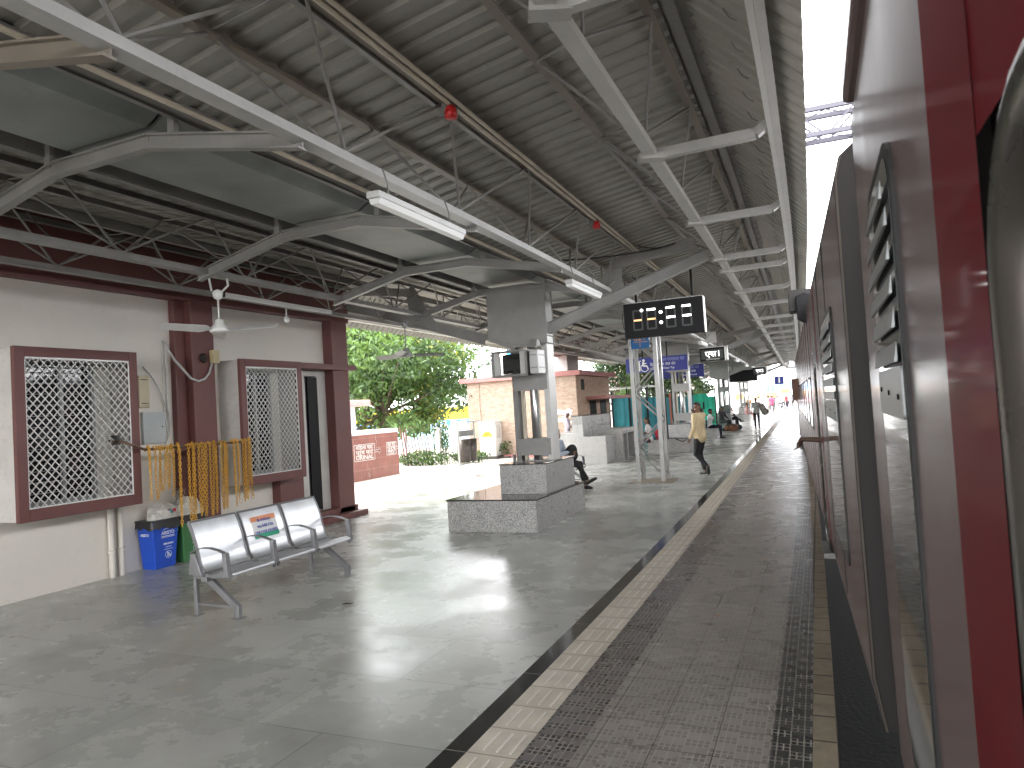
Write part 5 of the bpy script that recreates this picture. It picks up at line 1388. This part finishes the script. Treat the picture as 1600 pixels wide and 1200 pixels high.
WALK = dict(STAND, kR=(.10,.16,.50), aR=(.10,.20,.10), tR=(.11,.35,.06), kL=(-.10,-.02,.49), aL=(-.10,-.22,.14), tL=(-.11,-.10,.03), eR=(.22,-.10,1.14), wR=(.24,-.05,.92), eL=(-.22,.05,1.14), wL=(-.22,.20,.95))
SIT = dict(pel=(0,-.02,.55), wai=(0,-.02,.70), che=(0,.0,.90), nec=(0,.02,1.07), hea=(0,.05,1.21),
    hR=(.09,0,.53), kR=(.12,.43,.53), aR=(.12,.45,.09), tR=(.125,.60,.04), hL=(-.09,0,.53), kL=(-.12,.43,.53), aL=(-.12,.42,.09), tL=(-.125,.57,.04),
    sR=(.175,.01,1.025), eR=(.22,.08,.78), wR=(.14,.28,.66), sL=(-.175,.01,1.025), eL=(-.22,.08,.78), wL=(-.14,.28,.66))
def person(lab, loc, rz, h=1.68, P=STAND, top=(.5,.5,.5), bot=(.03,.03,.035), skin='brown', hair='short', sleeve='long', yaw=0, tilt=0, vox=.02, group='people on the platform', fingers=False, hidden_legs=False, shoes=SHOE, untuck=.10, beard=False, trousers=True):
    t = thing('person', lab, 'person', loc, rz, group); s = h/1.7
    J = {k: Vector(v)*s for k, v in P.items()}; sk = SKIN[skin]
    HM = Matrix.Rotation(R(yaw), 3, 'Z') @ Matrix.Rotation(R(tilt), 3, 'X'); H = J['hea']
    b = MB(); C = lambda p, q, r0, r1, n=10: b.cone(p, q, r0*s, r1*s, n)
    # head: skull, face, jaw, nose, ears
    b.ell(H+HM @ Vector((0,-.008,.018))*s, (.074*s,.093*s,.095*s), HM); b.ell(H+HM @ Vector((0,.018,-.035))*s, (.058*s,.068*s,.078*s), HM)
    b.cone(H+HM @ Vector((0,.082,.005))*s, H+HM @ Vector((0,.098,-.02))*s, .009*s, .014*s, 6)
    b.ell(H+HM @ Vector((0,.078,-.06))*s, (.024*s,.012*s,.012*s), HM, 8, 6)
    for sx in (-1, 1): b.ell(H+HM @ Vector((sx*.076,-.005,-.005))*s, (.012*s,.020*s,.032*s), HM, 8, 6)
    C(J['nec']-Vector((0,0,.04))*s, H-Vector((0,.01,.05))*s, .056, .052)
    C(J['pel'], J['wai'], .085, .07); C(J['wai'], J['che'], .07, .085); C(J['sL'], J['sR'], .046, .046); C(J['che'], J['nec'], .08, .052)
    for q in 'LR':
        C(J['s'+q], J['e'+q], .046, .037); C(J['e'+q], J['w'+q], .036, .024)
        d = (J['w'+q]-J['e'+q]).normalized(); hd = P.get('hand'+q); d2 = (Vector(hd).normalized() if hd else (d+Vector((0,0,-.25))).normalized())
        pe = J['w'+q]+d2*.075*s; C(J['w'+q], pe, .024, .030)
        side = d2.cross(Vector((0,1,0)) if abs(d2.y) < .8 else Vector((0,0,1))).normalized(); nrm = side.cross(d2)
        if fingers:
            for k, (off, l) in enumerate(((-.027,.062),(-.009,.074),(.009,.070),(.026,.055))):
                p0 = pe+side*off*s; p1 = p0+(d2+nrm*.25)*l*.55*s; p2 = p1+(d2*.7+nrm*.75)*l*.55*s
                C(p0, p1, .0095, .0085, 7); C(p1, p2, .0085, .007, 7)
            p0 = J['w'+q]+d2*.03*s-side*.028*s; p1 = p0+(d2*.6-side*.8+nrm*.3).normalized()*.035*s; C(p0, p1, .011, .009, 7); C(p1, p1+(d2+nrm*.3)*.028*s, .009, .008, 7)
        else:
            C(pe, pe+(d2+nrm*.3).normalized()*.06*s, .026, .016); C(J['w'+q]+d2*.03*s, J['w'+q]+d2*.06*s-side*.04*s, .012, .010)
        if not hidden_legs:
            C(J['h'+q], J['k'+q], .075, .052); C(J['k'+q], J['a'+q], .048, .034); C(J['a'+q]+Vector((0,0,-.03))*s, J['t'+q], .036, .026)
    body = remeshed(b, vox if not fingers else min(vox, .009), 'body', sk, t)
    # shirt
    m = MB(); c = lambda p, q, r0, r1, n=12: m.cone(p, q, r0*s, r1*s, n)
    fw = (J['sR']-J['sL']).normalized()*.055*s
    m.ell(J['che'], (.175*s,.118*s,.17*s)); c(J['che']-fw, J['wai']-fw, .105, .10); c(J['che']+fw, J['wai']+fw, .105, .10)
    c(J['wai']-fw, J['pel']-fw+Vector((0,0,.10-untuck))*s, .102, .112); c(J['wai']+fw, J['pel']+fw+Vector((0,0,.10-untuck))*s, .102, .112)
    m.ell(J['pel']+Vector((0,0,.05-untuck*.45))*s, (.166*s,.142*s,.125*s))
    if untuck >= .13 and not hidden_legs:
        for q in 'LR': c(J['h'+q]+Vector((0,0,.10))*s, (J['h'+q]+Vector((0,0,.10))*s).lerp(J['k'+q], (untuck-.05)*1.3), .098, .104)
    c(J['sL'], J['sR'], .062, .062); c(J['che']+Vector((0,0,.08))*s, J['nec']-Vector((0,0,.02))*s, .10, .064)
    for q in 'LR':
        if sleeve == 'long': c(J['s'+q], J['e'+q], .064, .052); c(J['e'+q], J['e'+q].lerp(J['w'+q], .9), .052, .040)
        else: c(J['s'+q], J['s'+q].lerp(J['e'+q], .75), .064, .060)
    remeshed(m, vox, 'shirt', cloth(top), t, 2)
    if not hidden_legs and trousers:
        m = MB(); m.ell(J['pel']+Vector((0,0,-.02))*s, (.145*s,.100*s,.11*s))
        for q in 'LR': m.cone(J['h'+q], J['k'+q], .088*s, .064*s, 12); m.cone(J['k'+q], J['k'+q].lerp(J['a'+q], .88), .062*s, .047*s, 12)
        remeshed(m, vox, 'trousers', cloth(bot), t, 2)
        if shoes:
            m = MB()
            for q in 'LR':
                a, tt = J['a'+q], J['t'+q]; dd = (tt-a).normalized(); m.cone(a+Vector((0,0,-.045))*s-dd*.03*s, tt, .043*s, .034*s, 8)
            remeshed(m, vox*.8, 'shoes', shoes, t, 2)
    if hair:
        m = MB()
        m.ell(H+HM @ Vector((0,-.022,.042))*s, (.082*s,.094*s,.085*s), HM)
        m.ell(H+HM @ Vector((0,-.055,.0))*s, (.070*s,.055*s,.08*s), HM)
        if hair == 'short': m.ell(H+HM @ Vector((.01,.045,.088))*s, (.062*s,.045*s,.028*s), HM)
        if hair == 'long': m.cone(H+HM @ Vector((0,-.07,.0))*s, H+HM @ Vector((.02,-.10,-.30))*s, .065*s, .06*s); m.cone(H+HM @ Vector((.03,-.08,-.1))*s, H+HM @ Vector((.04,-.10,-.42))*s, .06*s, .03*s)
        remeshed(m, vox*.8, 'hair', HAIRM if hair != 'scarf' else cloth((.55,.50,.60)), t, 1)
    if fingers:
        m = MB()
        for sx in (-1, 1): m.ell(H+HM @ Vector((sx*.030,.083,.012))*s, (.012*s,.006*s,.006*s), HM, 8, 6)
        m.build('eyes', BLACK, t)
        m = MB()
        for sx in (-1, 1): m.bar(H+HM @ Vector((sx*.015,.088,.034))*s, H+HM @ Vector((sx*.048,.078,.036))*s, .012*s, .006*s)
        m.bar(H+HM @ Vector((-.02,.092,-.058))*s, H+HM @ Vector((.02,.092,-.058))*s, .006*s, .005*s)
        m.build('brows_and_mouth', HAIRM, t)
    return t
# the man in pale yellow: walking off to the left, looking back, phone at his ear
YP = dict(STAND, hR=(.09,.0,.90), kR=(.09,.10,.50), aR=(.10,.0,.085), tR=(.13,.15,.03), hL=(-.09,0,.90), kL=(-.13,.06,.50), aL=(-.05,-.20,.20), tL=(-.03,-.19,.04),
          eR=(.22,.20,1.18), wR=(.10,.22,1.42), eL=(-.23,-.01,1.13), wL=(-.20,.15,.87), che=(0,.0,1.28), nec=(0,.01,1.455), hea=(-.01,.035,1.60), handR=(-.35,-.1,.8))
yl = person('young man in a pale yellow shirt and black trousers talking on a phone', (-2.57, 16.82, 0), R(62), 1.66, YP, (.62,.50,.30), (.012,.012,.014), 'brown', 'short', 'long', yaw=98, vox=.014, fingers=True, shoes=SHOE, untuck=.17)
o = MB().box(-.012, .012, -.035, .035, 0, .14).build('mobile_phone', BLACK, None, .006); a = R(62); px, py = .085, .20
o.location = (-2.57+px*math.cos(a)-py*math.sin(a), 16.82+px*math.sin(a)+py*math.cos(a), 1.44); o.rotation_euler = (.3, -.2, a+.6)
tag(o, 'black mobile phone held to the cheek of the man in pale yellow', 'phone')
tag(tubes('sling_strap', '', '', [[(-2.84,16.70,.84),(-2.95,16.66,.79),(-3.10,16.64,.86)]], .012, BLACKP), 'black strap end trailing from the hand of the man in pale yellow', 'strap')
person('grey-haired man in a grey-white shirt walking this way with a sack on his shoulder', (-3.04, 39.4, 0), math.pi+.1, 1.62, dict(WALK, eL=(-.27,.05,1.25), wL=(-.16,.12,1.40)), (.42,.42,.40), (.014,.014,.016), 'brown', 'bald', 'short', untuck=.13)
m = MB(); m.ell((0,0,0), (.17,.15,.30)); m.ell((.03,0,-.2), (.2,.16,.2)); tk = remeshed(m, .03, 'sack', cloth((.30,.28,.25)), None); tk.location = (-2.72, 39.5, 1.06); tk.rotation_euler = (0,-.35,0)
tag(tk, 'grey-brown sack hanging over the shoulder of the walking man', 'sack')
person('man in a bright pink shirt and grey trousers walking away down the platform', (-3.87, 67.5, 0), .0, 1.68, WALK, (.75,.10,.20), (.10,.10,.12), 'dark', 'short', 'short', vox=.03, untuck=.15)
crowd = [(-4.1,79,(.12,.12,.16),(.05,.05,.06),'person in a dark shirt left of the pale group in the far crowd'),(-3.9,83,(.55,.55,.5),(.2,.18,.15),'person in cream among the left of the far crowd'),
 (-3.6,90,(.35,.08,.10),(.05,.05,.06),'person in a wine-coloured shirt in the far crowd'),(-4.4,87,(.2,.3,.25),(.06,.05,.05),'person in a dull green shirt near the orange stall'),(-3.3,93,(.6,.6,.62),(.04,.05,.1),'person in bright white in the middle of the far crowd'),
 (-3.1,76,(.50,.30,.34),(.25,.23,.22),'man in pinkish shirt among the far crowd'),(-3.5,80,(.5,.48,.5),(.05,.05,.06),'man in pale shirt standing in the far crowd'),(-3.0,85,(.45,.45,.5),(.03,.03,.05),'person in a light grey shirt in the far crowd'),
 (-2.75,88,(.55,.07,.08),(.06,.05,.06),'person in a red shirt in the far crowd'),(-2.6,92,(.5,.5,.55),(.05,.05,.08),'person in a whitish shirt beside the one in red'),(-2.35,95,(.4,.42,.5),(.03,.03,.04),'person in a lavender shirt in the far crowd'),
 (-2.35,98,(.10,.18,.45),(.04,.04,.05),'person in a blue shirt nearest the train in the far crowd'),(-4.1,72,(.45,.36,.22),(.3,.28,.25),'person in beige seen left of the pink-shirted man'),(-4.35,74,(.55,.3,.3),(.05,.05,.06),'person in salmon near the white posts'),
 (-1.6,112,(.3,.3,.32),(.05,.05,.06),'distant grey figure near the far coaches'),(-2.1,104,(.5,.45,.4),(.05,.05,.06),'distant figure in beige beyond the blue-shirted one'),(-4.9,70,(.72,.72,.70),(.5,.5,.5),'person in all white behind the man with the sack'),(-5.1,62,(.6,.28,.05),(.1,.08,.06),'person in orange behind the white posts')]
for i, (x, y, a, b_, lb) in enumerate(crowd): person(lb, (x-(.65 if x > -3.2 else .25), y, 0), (i*1.7) % 6.28 if i % 3 else .1, 1.60+.03*(i % 5), WALK if i % 2 else STAND, a, b_, 'dark' if i % 2 else 'brown', 'short', 'short', vox=.035, group='people in the far crowd')
# seated people
XL = dict(SIT, kR=(.10,.44,.62), aR=(-.02,.66,.44), tR=(-.04,.80,.40), kL=(-.10,.44,.55), aL=(-.08,.52,.10), tL=(-.08,.66,.04), wR=(.06,.30,.74), wL=(-.05,.28,.72))
person('seated man in a light shirt and black trousers with crossed legs, behind the first column', (-5.18+.0, 14.35, -.02), -math.pi/2, 1.70, dict(XL, hea=(0,-.02,1.19), nec=(0,-.03,1.06), che=(0,-.04,.89), aR=(-.02,.62,.20), tR=(-.04,.78,.24), kR=(.05,.42,.58), wR=(.06,.30,.82), wL=(-.02,.28,.80)), (.42,.47,.55), (.012,.012,.014), 'brown', 'short', 'long', vox=.014, group='seated people', fingers=True)
m = MB(); m.ell((0,0,0), (.13,.20,.20)); m.ell((.06,0,-.04), (.10,.16,.13)); m.cone((.0,-.08,-.15), (.02,-.1,-.30), .06, .03)
bp_ = remeshed(m, .014, 'backpack', cloth((.012,.012,.013)), None); bp_.location = (-4.92, 14.42, .76); bp_.rotation_euler = (0,.3,0); tag(bp_, 'black backpack on the lap of the seated man behind the first column', 'bag')
person('standing figure with a white cloth over the head beside the drinking fountain', (-8.02, 23.3, 0), -1.2, 1.60, dict(STAND, eR=(.22,.06,1.14), wR=(.08,.26,1.12), eL=(-.22,.06,1.12), wL=(-.02,.27,1.10)), (.25,.22,.25), (.06,.10,.16), 'dark', 'scarf', 'long', vox=.018, untuck=.2)
person('long-haired person in white seated by the second column with their back turned', (-5.25, 23.45, 0), math.pi/2+.3, 1.60, SIT, (.65,.62,.62), (.12,.05,.06), 'brown', 'long', 'short', group='seated people')
m = MB(); m.ell((0,0,0), (.14,.12,.22)); rb = remeshed(m, .02, 'red_bag', cloth((.45,.03,.05)), None); rb.location = (-5.02, 24.0, .66); tag(rb, 'red bag beside the long-haired seated person', 'bag')
person('man in white shirt and dark jeans seated facing the train, hand at his face', (-4.38, 31.7, 0), -math.pi/2, 1.66, dict(SIT, wR=(.10,.20,1.08), eR=(.20,.22,.86)), (.70,.70,.72), (.012,.016,.035), 'dark', 'short', 'short', group='seated people')
person('man in a dark red shirt seated behind the man in white, arm stretched out', (-4.95, 33.0, 0), -math.pi/2, 1.68, dict(SIT, eR=(.35,.15,1.0), wR=(.50,.3,1.02)), (.20,.03,.03), (.03,.03,.04), 'dark', 'short', 'long', group='seated people')
person('bearded man with black shirt on the far side of the man in white', (-5.1, 32.4, 0), -math.pi/2, 1.70, SIT, (.05,.03,.03), (.03,.03,.04), 'dark', 'short', 'long', group='seated people')
person('man in a charcoal shirt seated on the third seat block behind the duffel bag', (-4.75, 38.9, -.05), -math.pi/2-.5, 1.72, SIT, (.035,.030,.035), (.04,.04,.05), 'brown', 'short', 'long', group='seated people')
person('man in a light blue shirt seated with crossed legs near the duffel bag', (-4.62, 40.6, 0), -math.pi/2, 1.70, XL, (.30,.42,.58), (.02,.02,.025), 'dark', 'short', 'short', group='seated people')
person('person with a dark scarf seated just beside the man in light blue', (-4.95, 40.1, 0), -math.pi/2, 1.64, SIT, (.03,.03,.04), (.03,.03,.035), 'brown', 'long', 'long', group='seated people')
person('man in navy seated beyond the man in light blue', (-4.85, 42.6, 0), -math.pi/2-.4, 1.72, SIT, (.03,.035,.06), (.02,.02,.025), 'dark', 'short', 'long', group='seated people')
person('person in dusty pink seated on the farthest seat block', (-4.75, 53.2, 0), -math.pi/2, 1.62, SIT, (.38,.20,.19), (.30,.14,.14), 'brown', 'short', 'long', group='seated people', vox=.03)
person('person in maroon seated at the back of the farthest seat block', (-6.0, 53.8, 0), -math.pi/2-.8, 1.62, SIT, (.28,.02,.06), (.05,.04,.05), 'dark', 'short', 'long', group='seated people', vox=.03)
# duffel bag
t = thing('duffel_bag', 'brown and black duffel bag on the floor by the seated group', 'bag', (-4.25, 38.4, 0))
m = MB(); m.ell((0,.0,.17), (.32,.17,.18)); m.cone((-.22,0,.15),(.22,0,.15),.16,.16); remeshed(m, .02, 'bag_body', cloth((.23,.10,.05)), t)
m = MB(); m.tube([(-.15,-.17,.1),(-.12,-.15,.36),(0,-.12,.42),(.12,-.15,.36),(.15,-.17,.1)], .018); m.box(-.24,.24,-.12,.12,.30,.335); m.ell((.42,0,.16),(.12,.13,.15)); m.ell((-.38,0,.08),(.1,.1,.09)); m.build('straps_and_pockets', BLACKP, t)
# passenger leaning from the doorway of the next coach
yd = 8.62; xd = A0[0]-SA*(yd-A0[1])
AP = dict(STAND, sL=(-.16,.03,1.30), sR=(.16,-.03,1.40), eL=(-.20,.29,1.15), wL=(-.16,.54,1.17), handL=(-.1,.42,-1.0), che=(0,.0,1.26), nec=(0,.0,1.43), hea=(0,-.03,1.57))
pr = person('passenger standing inside the doorway of the next coach, bare arm hanging out', (xd+.32, yd, .10), math.pi/2+.1, 1.66, AP, (.05,.05,.06), (.03,.03,.04), 'dark', 'short', 'short', vox=.012, group='train passengers', fingers=True)
